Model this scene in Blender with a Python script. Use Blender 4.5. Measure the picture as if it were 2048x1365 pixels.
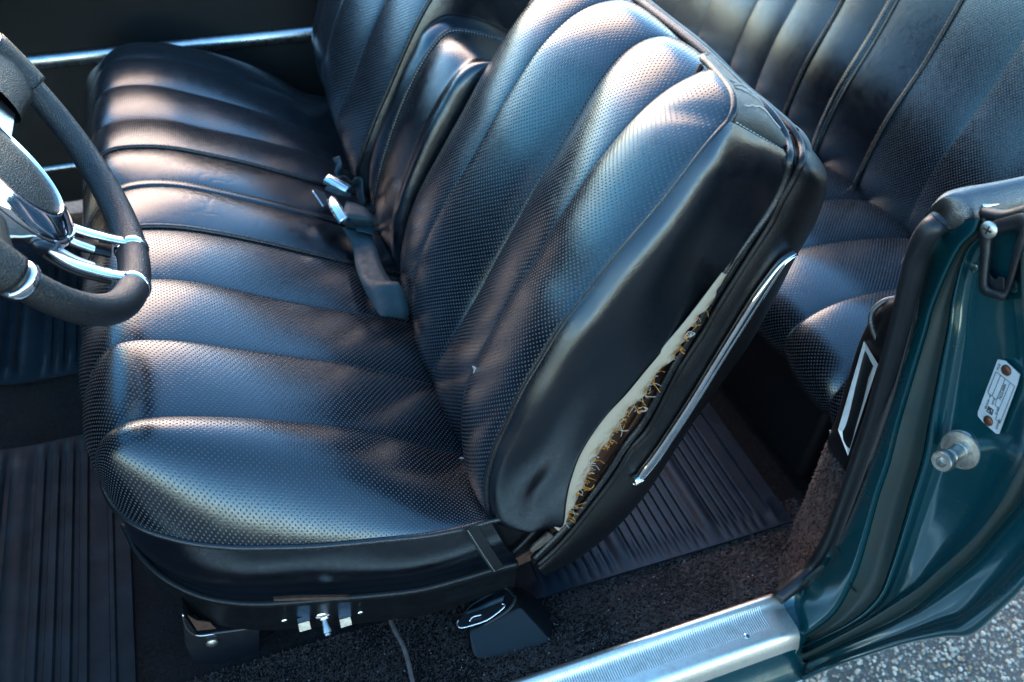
import bpy, bmesh, math, random
import numpy as np
from mathutils import Vector, Matrix

random.seed(7); rng = np.random.default_rng(7)
for o in list(bpy.data.objects): bpy.data.objects.remove(o)
SC = bpy.context.scene; COL = SC.collection

# ------------------------------------------------------------------ camera
# car axes: x to the rear, y across the car away from the camera, z up; z = 0 is the car floor
CAM = np.array([0.0, 0.0, 1.18]); FPX = 1700.0; IW, IH = 2048.0, 1365.0
def _axes():
    d = lambda p: np.array([p[0]-IW/2, p[1]-IH/2, FPX]) / np.linalg.norm([p[0]-IW/2, p[1]-IH/2, FPX])
    X = d((6700, -570)); Y = d((190, -870))
    b = X+Y; b /= np.linalg.norm(b); s = X-Y; s /= np.linalg.norm(s)
    X = (b+s)/2**.5; Y = (b-s)/2**.5; Z = np.cross(X, Y)
    if Z[1] > 0: Z = -Z
    return np.stack([X, Y, Z], 1)
RC = _axes()
def ray(px, py): return RC.T @ np.array([px-IW/2, py-IH/2, FPX])
def at(px, py, x=None, y=None, z=None):
    r = ray(px, py); i, v = (0, x) if x is not None else (1, y) if y is not None else (2, z)
    return CAM + r*(v-CAM[i])/r[i]
def atp(px, py, p0, n):
    r = ray(px, py); n = np.array(n, float)
    return CAM + r*np.dot(np.array(p0)-CAM, n)/np.dot(r, n)
cd = bpy.data.cameras.new('camera'); cam = bpy.data.objects.new('camera', cd); COL.objects.link(cam)
M3 = np.diag([1, -1, -1]) @ RC            # world -> blender camera axes
mw = Matrix(M3.T.tolist()).to_4x4(); mw.translation = Vector(CAM); cam.matrix_world = mw
cd.sensor_width = 36; cd.lens = 36*FPX/IW; cd.clip_start = .02; cd.clip_end = 300
cd.dof.use_dof = True; cd.dof.focus_distance = 1.02; cd.dof.aperture_fstop = 4.8
SC.camera = cam
SC.render.resolution_x = 1024; SC.render.resolution_y = 682

# ------------------------------------------------------------------ sky, sun, exposure
SUN_EL, SUN_AZ = math.radians(25), math.radians(0)     # azimuth from +y towards +x
w = bpy.data.worlds.new('World'); SC.world = w; w.use_nodes = True
nt = w.node_tree; nt.nodes.clear()
sky = nt.nodes.new('ShaderNodeTexSky'); sky.sky_type = 'NISHITA'; sky.sun_disc = False
sky.sun_elevation = SUN_EL; sky.sun_rotation = SUN_AZ; sky.air_density = 1.0; sky.dust_density = .15; sky.ozone_density = 2.2
bg = nt.nodes.new('ShaderNodeBackground'); bg.inputs[1].default_value = .15
wo = nt.nodes.new('ShaderNodeOutputWorld'); hs = nt.nodes.new('ShaderNodeHueSaturation'); hs.inputs['Saturation'].default_value = 1.15; hs.inputs['Hue'].default_value = .49
nt.links.new(sky.outputs[0], hs.inputs['Color']); nt.links.new(hs.outputs[0], bg.inputs[0]); nt.links.new(bg.outputs[0], wo.inputs[0])
sl = bpy.data.lights.new('sun', 'SUN'); sl.energy = .8; sl.angle = math.radians(44); sl.color = (1, .58, .27)
so = bpy.data.objects.new('sun', sl); COL.objects.link(so)
sd = Vector((math.sin(SUN_AZ)*math.cos(SUN_EL), math.cos(SUN_AZ)*math.cos(SUN_EL), math.sin(SUN_EL)))
so.rotation_euler = sd.to_track_quat('Z', 'Y').to_euler(); so.location = sd*20
SC.view_settings.view_transform = 'Standard'; SC.view_settings.look = 'None'
SC.view_settings.exposure = 2.6; SC.view_settings.gamma = 1

# ------------------------------------------------------------------ materials
MATS = {}
class NB:
    def __init__(s, name):
        s.m = bpy.data.materials.new(name); s.m.use_nodes = True; s.t = s.m.node_tree
        s.b = s.t.nodes['Principled BSDF']; MATS[name] = s.m
    def n(s, typ, **k):
        x = s.t.nodes.new('ShaderNode'+typ)
        for a, v in k.items():
            if a.startswith('i_'):
                key = a[2:]; key = int(key) if key.isdigit() else key
                s.put(x.inputs[key], v)
            else: setattr(x, a, v)
        return x
    def put(s, inp, v):
        if hasattr(v, 'is_output'): s.t.links.new(v, inp)
        else: inp.default_value = v
    def math(s, op, a, b=0.0, c=None):
        x = s.n('Math', operation=op); s.put(x.inputs[0], a); s.put(x.inputs[1], b)
        if c is not None: s.put(x.inputs[2], c)
        return x.outputs[0]
    def set(s, **k):
        for a, v in k.items():
            s.put(s.b.inputs[a.replace('_', ' ')], v)
        return s
    def coord(s, kind='Object'): return s.n('TexCoord').outputs[kind]
    def noise(s, vec, scale, detail=3, rough=.5):
        x = s.n('TexNoise'); s.put(x.inputs['Vector'], vec); x.inputs['Scale'].default_value = scale
        x.inputs['Detail'].default_value = detail; x.inputs['Roughness'].default_value = rough; return x.outputs[0]
    def ramp(s, f, stops):
        x = s.n('ValToRGB'); s.put(x.inputs[0], f); e = x.color_ramp.elements
        while len(e) < len(stops): e.new(.5)
        for q, (p, c) in zip(e, stops): q.position = p; q.color = (*c, 1) if len(c) == 3 else c
        return x.outputs[0]
    def maprange(s, f, a, b, c, d):
        x = s.n('MapRange'); s.put(x.inputs[0], f)
        for i, v in enumerate((a, b, c, d)): x.inputs[i+1].default_value = v
        return x.outputs[0]
    def mix(s, f, a, b):
        x = s.n('Mix', data_type='RGBA'); s.put(x.inputs[0], f)
        for i, v in ((6, a), (7, b)): s.put(x.inputs[i], (*v, 1) if isinstance(v, tuple) and len(v) == 3 else v)
        return x.outputs[2]
    def bump(s, h, dist, strength=1.0, normal=None):
        x = s.n('Bump'); s.put(x.inputs['Height'], h); x.inputs['Distance'].default_value = dist; x.inputs['Strength'].default_value = strength
        if normal is not None: s.put(x.inputs['Normal'], normal)
        return x.outputs[0]

def leather(name, base, rough, perf=False, spec=.55, grain=.00022, ior=1.5, crease=0, tint=(1, 1, 1, 1)):
    b = NB(name); uv = b.coord('UV'); ob = b.coord('Object')
    g1 = b.n('TexVoronoi', feature='DISTANCE_TO_EDGE'); b.put(g1.inputs['Vector'], ob); g1.inputs['Scale'].default_value = 420
    gr = b.maprange(g1.outputs[0], 0, .25, 0, 1)
    g2 = b.noise(ob, 38, 4); big = b.noise(ob, 9, 3)
    nrm = b.bump(gr, grain, .55); nrm = b.bump(g2, .0005, .2, nrm)
    if crease:
        dv = b.n('VectorMath', operation='ADD'); b.put(dv.inputs[0], ob); nz = b.n('TexNoise'); b.put(nz.inputs['Vector'], ob); nz.inputs['Scale'].default_value = 14; sc_ = b.n('VectorMath', operation='SCALE'); b.put(sc_.inputs[0], nz.outputs[1]); sc_.inputs['Scale'].default_value = .09; b.put(dv.inputs[1], sc_.outputs[0])
        cv_ = b.n('TexVoronoi', feature='DISTANCE_TO_EDGE'); b.put(cv_.inputs['Vector'], dv.outputs[0]); cv_.inputs['Scale'].default_value = 13
        mk = b.math('MULTIPLY', b.maprange(cv_.outputs[0], 0, .07, 1, 0), b.maprange(b.noise(ob, 6, 2), .5, .68, 0, 1))
        nrm = b.bump(mk, -.0012*crease, .6, nrm)
    rg = b.math('ADD', b.maprange(b.noise(ob, 60, 5, .65), .3, .75, -.06, .08), rough)
    col = b.mix(b.maprange(big, .35, .7, 0, 1), base, tuple(c*1.35 for c in base))
    if perf:
        sx = b.n('SeparateXYZ'); b.put(sx.inputs[0], uv); u, v = sx.outputs[0], sx.outputs[1]
        P = .0072
        def lat(ou, ov):
            fu = b.math('SUBTRACT', b.math('FRACT', b.math('ADD', b.math('DIVIDE', u, P), ou)), .5)
            fv = b.math('SUBTRACT', b.math('FRACT', b.math('ADD', b.math('DIVIDE', v, P), ov)), .5)
            return b.math('SQRT', b.math('ADD', b.math('MULTIPLY', fu, fu), b.math('MULTIPLY', fv, fv)))
        d = b.math('MINIMUM', lat(0, 0), lat(.5, .5))
        dot = b.maprange(d, .115, .175, 1, 0)
        hgt = b.maprange(d, .08, .22, 0, 1)
        nrm = b.bump(hgt, .0004, .35, nrm)
        col = b.mix(dot, col, (.065, .075, .085))
        rg = b.math('ADD', rg, b.math('MULTIPLY', dot, .35))
        b.set(Specular_IOR_Level=b.math('SUBTRACT', spec, b.math('MULTIPLY', dot, spec*.95)))
    else: b.set(Specular_IOR_Level=spec)
    b.set(Base_Color=col, Roughness=rg, Normal=nrm, IOR=ior, Specular_Tint=tint)
    return b.m
LB = (.0024, .003, .0045)
leather('perforated_leather', LB, .19, perf=True, spec=.85, grain=.00009, ior=1.56, tint=(.82, .93, 1, 1))
leather('smooth_leather', LB, .20, spec=.8, grain=.00012, ior=1.55, tint=(.86, .94, 1, 1))
leather('creased_leather', LB, .21, spec=.8, grain=.00012, ior=1.55, crease=.3, tint=(.86, .94, 1, 1))
leather('worn_leather', (.05, .05, .046), .42, spec=.5, grain=.0006)
leather('piping_vinyl', (.004, .0045, .006), .28, spec=.6)
leather('wheel_leather', (.007, .007, .0075), .38, spec=.6, grain=.0006)
leather('shell_vinyl', (.0030, .0034, .0042), .34, spec=.35)
leather('pad_vinyl', (.02, .019, .018), .38, spec=1.0, grain=.0003, ior=1.6)
leather('door_vinyl', (.006, .005, .004), .5, spec=.25)

def simple(name, col, rough, metal=0, spec=.5, var=.15, vs=40, bump=0, bs=300, coat=0):
    b = NB(name); ob = b.coord('Object')
    c2 = tuple(min(1, c*(1+var)) for c in col); c1 = tuple(c*(1-var) for c in col)
    n = b.noise(ob, vs, 5, .6)
    b.set(Base_Color=b.mix(b.maprange(n, .3, .7, 0, 1), c1, c2), Metallic=metal, Specular_IOR_Level=spec,
          Roughness=b.math('ADD', b.maprange(b.noise(ob, vs*2.3, 4), .3, .7, -.08*rough*2, .08*rough*2), rough), Coat_Weight=coat)
    if bump: b.set(Normal=b.bump(b.noise(ob, bs, 4), bump, .6))
    return b.m
simple('chrome', (.82, .83, .85), .07, 1)
simple('brushed_metal', (.62, .63, .64), .3, 1, bump=.0002, bs=500)
simple('satin_grey', (.55, .56, .56), .35, .3)
simple('zinc', (.42, .41, .38), .38, 1, var=.35, vs=120, bump=.0003, bs=400)
simple('rubber', (.008, .009, .011), .42, 0, .4, bump=.0003, bs=200)
simple('mat_rubber', (.008, .015, .020), .5, 0, .08, var=.35, vs=18, bump=.0005, bs=150)
simple('mat_rubber_smooth', (.008, .012, .018), .45, 0, .3, var=.35, vs=18, bump=.0004, bs=150)
simple('black_plastic', (.004, .0045, .0055), .36, 0, .32, bump=.0004, bs=650)
simple('black_paint', (.010, .010, .012), .35, 0, .5)
simple('cavity_black', (.004, .004, .004), .8, 0, .1)
simple('cavity_brown', (.055, .024, .014), .75, 0, .2, var=.5, vs=30, bump=.002, bs=60)
simple('rusty_brown', (.06, .028, .018), .7, 0, .3, var=.5, vs=60, bump=.001, bs=120)
simple('rusty_grey', (.10, .075, .06), .6, .2, .3, var=.6, vs=90, bump=.001, bs=150)
simple('thread', (.42, .40, .36), .8, 0, .1)
simple('dark_thread', (.07, .08, .095), .6, 0, .2)
simple('rust_thread', (.62, .25, .05), .85, 0, .1, var=.5, vs=150)
simple('webbing', (.014, .030, .036), .62, 0, .35, var=.2, vs=60, bump=.0004, bs=700)
simple('ink', (.02, .02, .025), .6)
simple('white_fluff', (.5, .5, .48), .9, 0, .1)
simple('bronze_lens', (.26, .25, .21), .35, .1, .5, var=.3, vs=60)
simple('copper_rivet', (.13, .05, .03), .45, .7, var=.4, vs=200)
simple('crumb', (.5, .45, .36), .8)

def painted():
    b = NB('teal_paint'); ob = b.coord('Object')
    f = b.n('TexVoronoi'); b.put(f.inputs['Vector'], ob); f.inputs['Scale'].default_value = 1500
    fl = b.maprange(f.outputs['Distance'], 0, .5, 1, 0)
    grime = b.maprange(b.noise(ob, 13, 6, .7), .56, .76, 0, .45)
    col = b.mix(fl, (.0015, .042, .052), (.006, .088, .102)); col = b.mix(grime, col, (.028, .032, .026))
    b.set(Base_Color=col, Metallic=.35, Roughness=b.math('ADD', b.math('MULTIPLY', grime, .35), .22), Coat_Weight=.8, Coat_Roughness=b.math('ADD', b.math('MULTIPLY', grime, .3), .06),
          Normal=b.bump(b.noise(ob, 25, 3), .0012, .5))
painted()
def dusty_paint():
    b = NB('dusty_paint'); ob = b.coord('Object'); d = b.noise(ob, 30, 6, .7)
    b.set(Base_Color=b.mix(b.maprange(d, .3, .7, 0, 1), (.004, .026, .028), (.022, .024, .019)), Roughness=.5, Coat_Weight=.25, Coat_Roughness=.25, Normal=b.bump(d, .0006, .5))
dusty_paint()
def burlap():
    b = NB('burlap'); uv = b.coord('UV'); ob = b.coord('Object')
    sx = b.n('SeparateXYZ'); b.put(sx.inputs[0], uv)
    w1 = b.math('SINE', b.math('MULTIPLY', sx.outputs[0], 4200)); w2 = b.math('SINE', b.math('MULTIPLY', sx.outputs[1], 4200))
    wv = b.math('MULTIPLY', w1, w2)
    st = b.math('MULTIPLY', b.maprange(b.noise(ob, 70, 5, .7), .46, .62, 0, 1), b.maprange(sx.outputs[0], .012, .024, .1, 1))
    col = b.mix(b.maprange(wv, -1, 1, 0, 1), (.38, .29, .20), (.68, .54, .40)); col = b.mix(st, col, (.28, .12, .03))
    b.set(Base_Color=col, Roughness=.9, Specular_IOR_Level=.1, Normal=b.bump(wv, .0005, .8))
burlap()
def carpet():
    b = NB('carpet'); ob = b.coord('Object')
    n1 = b.noise(ob, 260, 5, .7); n2 = b.noise(ob, 11, 4); n3 = b.noise(ob, 55, 4)
    col = b.mix(b.maprange(n1, .35, .65, 0, 1), (.006, .005, .005), (.024, .019, .018))
    col = b.mix(b.maprange(n2, .45, .7, 0, .5), col, (.014, .016, .022))
    h = b.math('ADD', n1, b.math('MULTIPLY', n3, 1.5))
    b.set(Base_Color=col, Roughness=.95, Specular_IOR_Level=.15, Normal=b.bump(h, .006, .9))
carpet()
simple('carpet_fibre', (.15, .112, .10), .95, 0, .05, var=.3, vs=90)
def sill_metal():
    b = NB('ribbed_aluminium'); ob = b.coord('Object')
    sx = b.n('SeparateXYZ'); b.put(sx.inputs[0], b.coord('UV'))
    wv = b.math('SINE', b.math('MULTIPLY', sx.outputs[0], 6.2832/.0036))
    inside = b.math('MULTIPLY', b.maprange(sx.outputs[1], .0275, .029, 0, 1), b.maprange(sx.outputs[1], .0605, .062, 1, 0))
    inside = b.math('MULTIPLY', inside, b.maprange(sx.outputs[0], .055, .058, 0, 1))
    hv = b.math('MULTIPLY', wv, inside)
    sc = b.noise(ob, 70, 6, .75)
    b.set(Base_Color=b.mix(b.maprange(sc, .45, .7, 0, 1), (.88, .81, .72), (.58, .53, .46)), Metallic=.92, Roughness=b.math('ADD', b.maprange(sc, .3, .7, -.05, .15), .32),
          Normal=b.bump(hv, .0006, .7, b.bump(sc, .0004, .5)))
sill_metal()
def asphalt():
    b = NB('asphalt'); ob = b.coord('Object')
    v = b.n('TexVoronoi'); b.put(v.inputs['Vector'], ob); v.inputs['Scale'].default_value = 150
    col = b.mix(b.maprange(b.noise(ob, 7, 5), .35, .65, 0, 1), (.07, .058, .046), (.14, .118, .094))
    stone = b.mix(b.n('SeparateColor', i_0=v.outputs['Color']).outputs[0], (.12, .10, .08), (.34, .29, .23))
    col = b.mix(b.maprange(v.outputs['Distance'], .25, .42, .9, 0), col, stone)
    b.set(Base_Color=col, Roughness=.85, Normal=b.bump(v.outputs['Distance'], -.003, .8))
asphalt()
for i, c in enumerate([(.44, .38, .30), (.32, .275, .22), (.58, .51, .42), (.15, .13, .11), (.38, .24, .12)]):
    simple('stone_%d' % i, c, .75, var=.25, vs=200, bump=.0005, bs=400)

# ------------------------------------------------------------------ mesh helpers
def link(name, me, mat, parent=None, smooth=True):
    o = bpy.data.objects.new(name, me); COL.objects.link(o)
    if mat is not None: me.materials.append(MATS[mat])
    if smooth: me.polygons.foreach_set('use_smooth', [True]*len(me.polygons))
    if parent is not None: o.parent = parent
    return o
def pydata(name, V, F, mat, parent=None, smooth=True, uv=None):
    me = bpy.data.meshes.new(name); me.from_pydata([tuple(map(float, v)) for v in V], [], F); me.update()
    if uv is not None:
        l = me.uv_layers.new(name='UVMap')
        for lp in me.loops: l.data[lp.index].uv = uv[lp.vertex_index]
    return link(name, me, mat, parent, smooth)
def bmobj(name, bm, mat, parent=None, smooth=True):
    me = bpy.data.meshes.new(name); bm.to_mesh(me); bm.free(); return link(name, me, mat, parent, smooth)
def tag(o, label, cat, group=None, kind=None):
    o['label'] = label
    if cat: o['category'] = cat
    if group: o['group'] = group
    if kind: o['kind'] = kind
    return o
def struct(o, label=None):
    o['kind'] = 'structure'
    if label: o['label'] = label
    return o
def thing(name, label, cat, loc=(0, 0, 0)):
    o = bpy.data.objects.new(name, None); COL.objects.link(o); o.empty_display_size = .05
    tag(o, label, cat); return o
def spl(P, n, closed=False):
    """Catmull-Rom through P, resampled to n points by arc length"""
    P = np.array(P, float)
    if closed: P = np.vstack([P[-1], P, P[0], P[1]])
    else: P = np.vstack([2*P[0]-P[1], P, 2*P[-1]-P[-2]])
    out = []
    for i in range(1, len(P)-2):
        p0, p1, p2, p3 = P[i-1:i+3]
        t = np.linspace(0, 1, 14, endpoint=False)[:, None]
        out.append(.5*((2*p1)+(-p0+p2)*t+(2*p0-5*p1+4*p2-p3)*t**2+(-p0+3*p1-3*p2+p3)*t**3))
    out.append(P[-2][None]); Q = np.vstack(out)
    s = np.r_[0, np.cumsum(np.linalg.norm(np.diff(Q, axis=0), axis=1))]
    t = np.linspace(0, s[-1], n, endpoint=not closed)
    return np.stack([np.interp(t, s, Q[:, k]) for k in range(Q.shape[1])], 1)
def grid(name, G, mat, parent=None, closed_u=False, uvo=(0, 0), thick=0):
    """G: rows x cols x 3 grid -> mesh with UVs in metres"""
    G = np.array(G); R, C = G.shape[:2]
    V = G.reshape(-1, 3); F = []
    for r in range(R-1 + (1 if closed_u else 0)):
        r2 = (r+1) % R
        for c in range(C-1): F.append((r*C+c, r*C+c+1, r2*C+c+1, r2*C+c))
    du = np.r_[0, np.cumsum(np.linalg.norm(np.diff(G, axis=0), axis=2).mean(1))]
    dv = np.r_[0, np.cumsum(np.linalg.norm(np.diff(G, axis=1), axis=2).mean(0))]
    uv = [(uvo[0]+du[r], uvo[1]+dv[c]) for r in range(R) for c in range(C)]
    o = pydata(name, V, F, mat, parent, True, uv)
    if thick:
        m = o.modifiers.new('solid', 'SOLIDIFY'); m.thickness = thick; m.offset = 0
    return o
def tube(name, P, r, mat, parent=None, n=None, segs=8, closed=False, raw=False):
    P = np.array(P, float); P = P if raw else spl(P, n or max(8, len(P)*5), closed)
    N = len(P); rr = np.broadcast_to(np.array(r, float), (N,)) if np.ndim(r) else np.full(N, r)
    T = np.gradient(P, axis=0) if not closed else np.roll(P, -1, 0)-np.roll(P, 1, 0)
    T /= np.linalg.norm(T, axis=1)[:, None]
    u = np.cross(T[0], [0, 0, 1.]);
    if np.linalg.norm(u) < 1e-3: u = np.cross(T[0], [0, 1., 0])
    V = []; F = []
    for i in range(N):
        u = u-T[i]*np.dot(u, T[i]); u /= np.linalg.norm(u); v = np.cross(T[i], u)
        for k in range(segs):
            a = 2*math.pi*k/segs; V.append(P[i]+rr[i]*(math.cos(a)*u+math.sin(a)*v))
    for i in range(N-1 + (1 if closed else 0)):
        j = (i+1) % N
        for k in range(segs): F.append((i*segs+k, i*segs+(k+1) % segs, j*segs+(k+1) % segs, j*segs+k))
    if not closed:
        F.append(tuple(range(segs))[::-1]); F.append(tuple(range((N-1)*segs, N*segs)))
    return pydata(name, V, F, mat, parent)
def frame(n, up=(0, 0, 1)):
    n = np.array(n, float); n /= np.linalg.norm(n); a = np.cross(up, n)
    if np.linalg.norm(a) < 1e-4: a = np.cross((0, 1, 0), n)
    a /= np.linalg.norm(a); return a, np.cross(n, a), n
def lathe(name, prof, origin, axis, mat, parent=None, segs=20):
    """prof: (radius, height along axis)"""
    a, b, n = frame(axis); V = []; F = []
    for r, h in prof:
        for k in range(segs):
            t = 2*math.pi*k/segs; V.append(np.array(origin)+n*h+r*(math.cos(t)*a+math.sin(t)*b))
    for i in range(len(prof)-1):
        for k in range(segs): F.append((i*segs+k, i*segs+(k+1) % segs, (i+1)*segs+(k+1) % segs, (i+1)*segs+k))
    F.append(tuple(range(segs))[::-1]); F.append(tuple(range((len(prof)-1)*segs, len(prof)*segs)))
    o = pydata(name, V, F, mat, parent)
    es = o.modifiers.new('edges', 'EDGE_SPLIT'); es.split_angle = math.radians(40)
    return o
def slab(name, poly, thick, mat, parent=None, bev=0, direction=None):
    """closed 3D polygon given thickness along its normal (or direction)"""
    P = np.array(poly, float); n = len(P)
    if direction is None:
        d = np.cross(P[1]-P[0], P[2]-P[1]); d = d/np.linalg.norm(d)
    else: d = np.array(direction, float); d = d/np.linalg.norm(d)
    V = list(P)+list(P+d*thick); F = [tuple(range(n))[::-1], tuple(range(n, 2*n))]
    for i in range(n): F.append((i, (i+1) % n, n+(i+1) % n, n+i))
    o = pydata(name, V, F, mat, parent, smooth=bool(bev))
    bm = bmesh.new(); bm.from_mesh(o.data); bmesh.ops.recalc_face_normals(bm, faces=bm.faces); bm.to_mesh(o.data); bm.free()
    if bev:
        m = o.modifiers.new('bevel', 'BEVEL'); m.width = bev; m.segments = 3; m.limit_method = 'ANGLE'; m.angle_limit = math.radians(35)
        o.modifiers.new('wn', 'WEIGHTED_NORMAL')
    return o
def hull(name, pts, mat, parent=None, bev=.004, sub=0):
    bm = bmesh.new()
    for p in pts: bm.verts.new(tuple(map(float, p)))
    r = bmesh.ops.convex_hull(bm, input=bm.verts)
    bmesh.ops.delete(bm, geom=[v for v in bm.verts if not v.link_faces], context='VERTS')
    bmesh.ops.dissolve_limit(bm, angle_limit=math.radians(8), verts=bm.verts, edges=bm.edges)
    bmesh.ops.recalc_face_normals(bm, faces=bm.faces)
    o = bmobj(name, bm, mat, parent)
    m = o.modifiers.new('bevel', 'BEVEL'); m.width = bev; m.segments = 4; m.limit_method = 'ANGLE'; m.angle_limit = math.radians(20)
    o.modifiers.new('wn', 'WEIGHTED_NORMAL')
    return o
def stitches(name, P, mat, parent, L=.0032, gap=.0022, w=.0005, lift=.0004, up=(0, 0, 1)):
    P = np.array(P); s = np.r_[0, np.cumsum(np.linalg.norm(np.diff(P, axis=0), axis=1))]
    V = []; F = []; d = 0; up = np.array(up, float)
    while d+L < s[-1]:
        a, b = [np.array([np.interp(q, s, P[:, k]) for k in range(3)]) for q in (d, d+L)]
        t = b-a; t /= np.linalg.norm(t); e = np.cross(t, up); e /= np.linalg.norm(e); h = np.cross(e, t)
        i = len(V)
        for p, q in ((a, .3), (a+t*L*.25, 1), (b-t*L*.25, 1), (b, .3)):
            c = p+h*lift
            V += [c-e*w*q, c+h*w*1.3*q, c+e*w*q, c-h*w*q]
        for k in range(3):
            for j in range(4): F.append((i+k*4+j, i+k*4+(j+1) % 4, i+k*4+4+(j+1) % 4, i+k*4+4+j))
        d += L+gap
    return pydata(name, V, F, mat, parent)

def relax(P, k=10):
    """even out small ripples along a curve, ends kept"""
    for _ in range(k): P[1:-1] = P[1:-1]*.5+(P[:-2]+P[2:])*.25
    return P
def pleats(seams, mat, parent, out, h=.012, pw=.55, nu=18, nt=60, name='pleat', taper=(.0, .0), v0=0, hs=None, wob=.0003, seed=0):
    """soft fluted panels between neighbouring seam curves"""
    S = [relax(spl(s, nt)) for s in seams]; u0 = 0; objs = []
    r = np.random.default_rng(seed)
    for i in range(len(S)-1):
        A, B = S[i], S[i+1]; T = np.gradient((A+B)/2, axis=0); W = B-A
        N = np.cross(T, W); N /= np.linalg.norm(N, axis=1)[:, None]
        if np.median(N @ np.array(out, float)) < 0: N = -N
        t = np.linspace(0, 1, nt); tp = np.ones(nt)
        if taper[0]: tp = np.minimum(tp, np.clip(t/taper[0], 0, 1)**.6)
        if taper[1]: tp = np.minimum(tp, np.clip((1-t)/taper[1], 0, 1)**.6)
        hh = hs[i] if hs else h; ph = r.uniform(0, 6, 4)
        G = []
        for k in range(nu+1):
            u = .5-.5*math.cos(math.pi*k/nu); e = (4*u*(1-u))**pw
            wv = wob*(np.sin(t*9+ph[0]+u*2)+.6*np.sin(t*21+ph[1]-u*3))*4*u*(1-u)
            G.append(A*(1-u)+B*u+N*(hh*e*tp+wv*tp)[:, None])
        o = grid(name, G, mat, parent, uvo=(u0, v0)); objs.append(o)
        u0 += float(np.linalg.norm(W, axis=1).mean())*1.03
    return objs, S


# ================================================================== SETTING
GZ = -.36
gs = []
ground = pydata('ground', [(-60, -60, GZ), (60, -60, GZ), (60, 60, GZ), (-60, 60, GZ)], [(0, 1, 2, 3)], 'asphalt', smooth=False)
struct(ground, 'grey asphalt with pale exposed stones')

def floor_z(x, y):
    z = 0.0
    if y < .66: z += .052*min(1, (.66-y)/.13)**1.3
    return z
xs = np.linspace(-1.0, 1.0, 60); ys = np.r_[np.linspace(.498, .70, 16), np.linspace(.74, 2.0, 20)]
G = [[(x, y, floor_z(x, y)+.0015*math.sin(x*31+y*17)+.001*math.sin(x*63-y*41)) for y in ys] for x in xs]
fc = grid('floor_carpet', G, 'carpet'); struct(fc, 'dark brown carpet covering the car floor')
# pile of the near carpet, standing fibres
def pile(name, sampler, n, parent, mat='carpet_fibre'):
    V = []; F = []
    for i in range(n):
        p, nn = sampler(); a = rng.uniform(0, 6.28); L = rng.uniform(.003, .0065)
        e = np.array([math.cos(a), math.sin(a), 0])*.0011
        d = nn*L+rng.normal(0, .0022, 3)+np.array([.0008, -.0012, 0]); k = len(V)
        V += [p-e, p+e, p+d]; F.append((k, k+1, k+2))
    o = pydata(name, V, F, mat, parent, smooth=False); o['kind'] = 'stuff'; return o
def s1():
    while True:
        x = rng.uniform(-.26, .82); y = .505+.185*rng.random()
        return np.array([x, y, floor_z(x, y)]), np.array([0, -.3, 1.])
pile('carpet_pile', s1, 80000, fc)

# ================================================================== CAR BODY
body = thing('car_body', 'teal green painted car body with open door jamb and aluminium sill', 'car body')
WS = [(1880, 443), (1858, 462), (1838, 500), (1822, 560), (1803, 640), (1776, 740), (1747, 840), (1716, 930), (1687, 1010), (1660, 1080), (1628, 1132), (1590, 1168), (1553, 1197)]
ws3 = [at(px, py, y=.508-.010*(py < 480)) for px, py in WS]
ws3[-3] = at(*WS[-3], y=.51); ws3[-2] = at(*WS[-2], z=.085); ws3[-1] = at(*WS[-1], z=.066)
WSC = spl(ws3, 80)
wstrip = tube('weatherstrip', WSC, .0115, 'rubber', body, raw=True, segs=12)
lathe('strip_end', [(.0115, 0), (.0125, .001), (.006, .0025), (.002, .001)], WSC[0], WSC[0]-WSC[2], 'rubber', wstrip, 12)
NP = 90
def pxl(L, n=NP): return spl(np.array(L, float), n)
J0 = [(1905, 440), (1885, 475), (1862, 520), (1840, 600), (1818, 690), (1790, 790), (1758, 890), (1722, 990), (1690, 1070), (1662, 1130), (1630, 1170), (1595, 1200), (1562, 1222)]
L1 = [(1960, 440), (1952, 463), (1926, 487), (1909, 514), (1892, 548), (1875, 586), (1860, 625), (1851, 660), (1822, 755), (1793, 850), (1774, 925), (1752, 990), (1729, 1076), (1710, 1141), (1692, 1182), (1674, 1217), (1652, 1241), (1628, 1259), (1600, 1277)]
L2 = [(1985, 440), (1960, 476), (1940, 494), (1926, 523), (1916, 560), (1906, 608), (1900, 660), (1885, 740), (1865, 850), (1854, 918), (1830, 1000), (1815, 1053), (1799, 1107), (1786, 1147), (1768, 1192), (1735, 1228), (1690, 1256), (1650, 1275), (1602, 1297)]
L3 = [(2042, 440), (2040, 500), (2042, 584), (2046, 640), (2058, 740), (2062, 820), (2050, 900), (2023, 963), (1990, 1020), (1952, 1069), (1914, 1107), (1876, 1140), (1839, 1174), (1782, 1212), (1735, 1242), (1690, 1267), (1650, 1288), (1603, 1310)]
L4 = [(2085, 440), (2085, 640), (2090, 820), (2075, 930), (2048, 1001), (1997, 1061), (1952, 1114), (1895, 1163), (1839, 1212), (1790, 1243), (1740, 1266), (1690, 1288), (1645, 1308), (1604, 1326)]
L5 = [(2150, 440), (2150, 900), (2105, 1090), (2048, 1171), (2008, 1212), (1944, 1268), (1895, 1272), (1820, 1285), (1744, 1308), (1669, 1334), (1605, 1362)]
LC = [pxl(L) for L in (J0, L1, L2, L3, L4, L5)]
def jrow(i, j, a, x, xe=None):
    P = LC[i]*(1-a)+LC[j]*a; t = np.linspace(0, 1, NP); X = np.full(NP, x)
    X += np.clip((t-.86)/.14, 0, 1)**2*-.012
    return np.array([at(p[0], p[1], x=xx) for p, xx in zip(P, X)])
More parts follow.
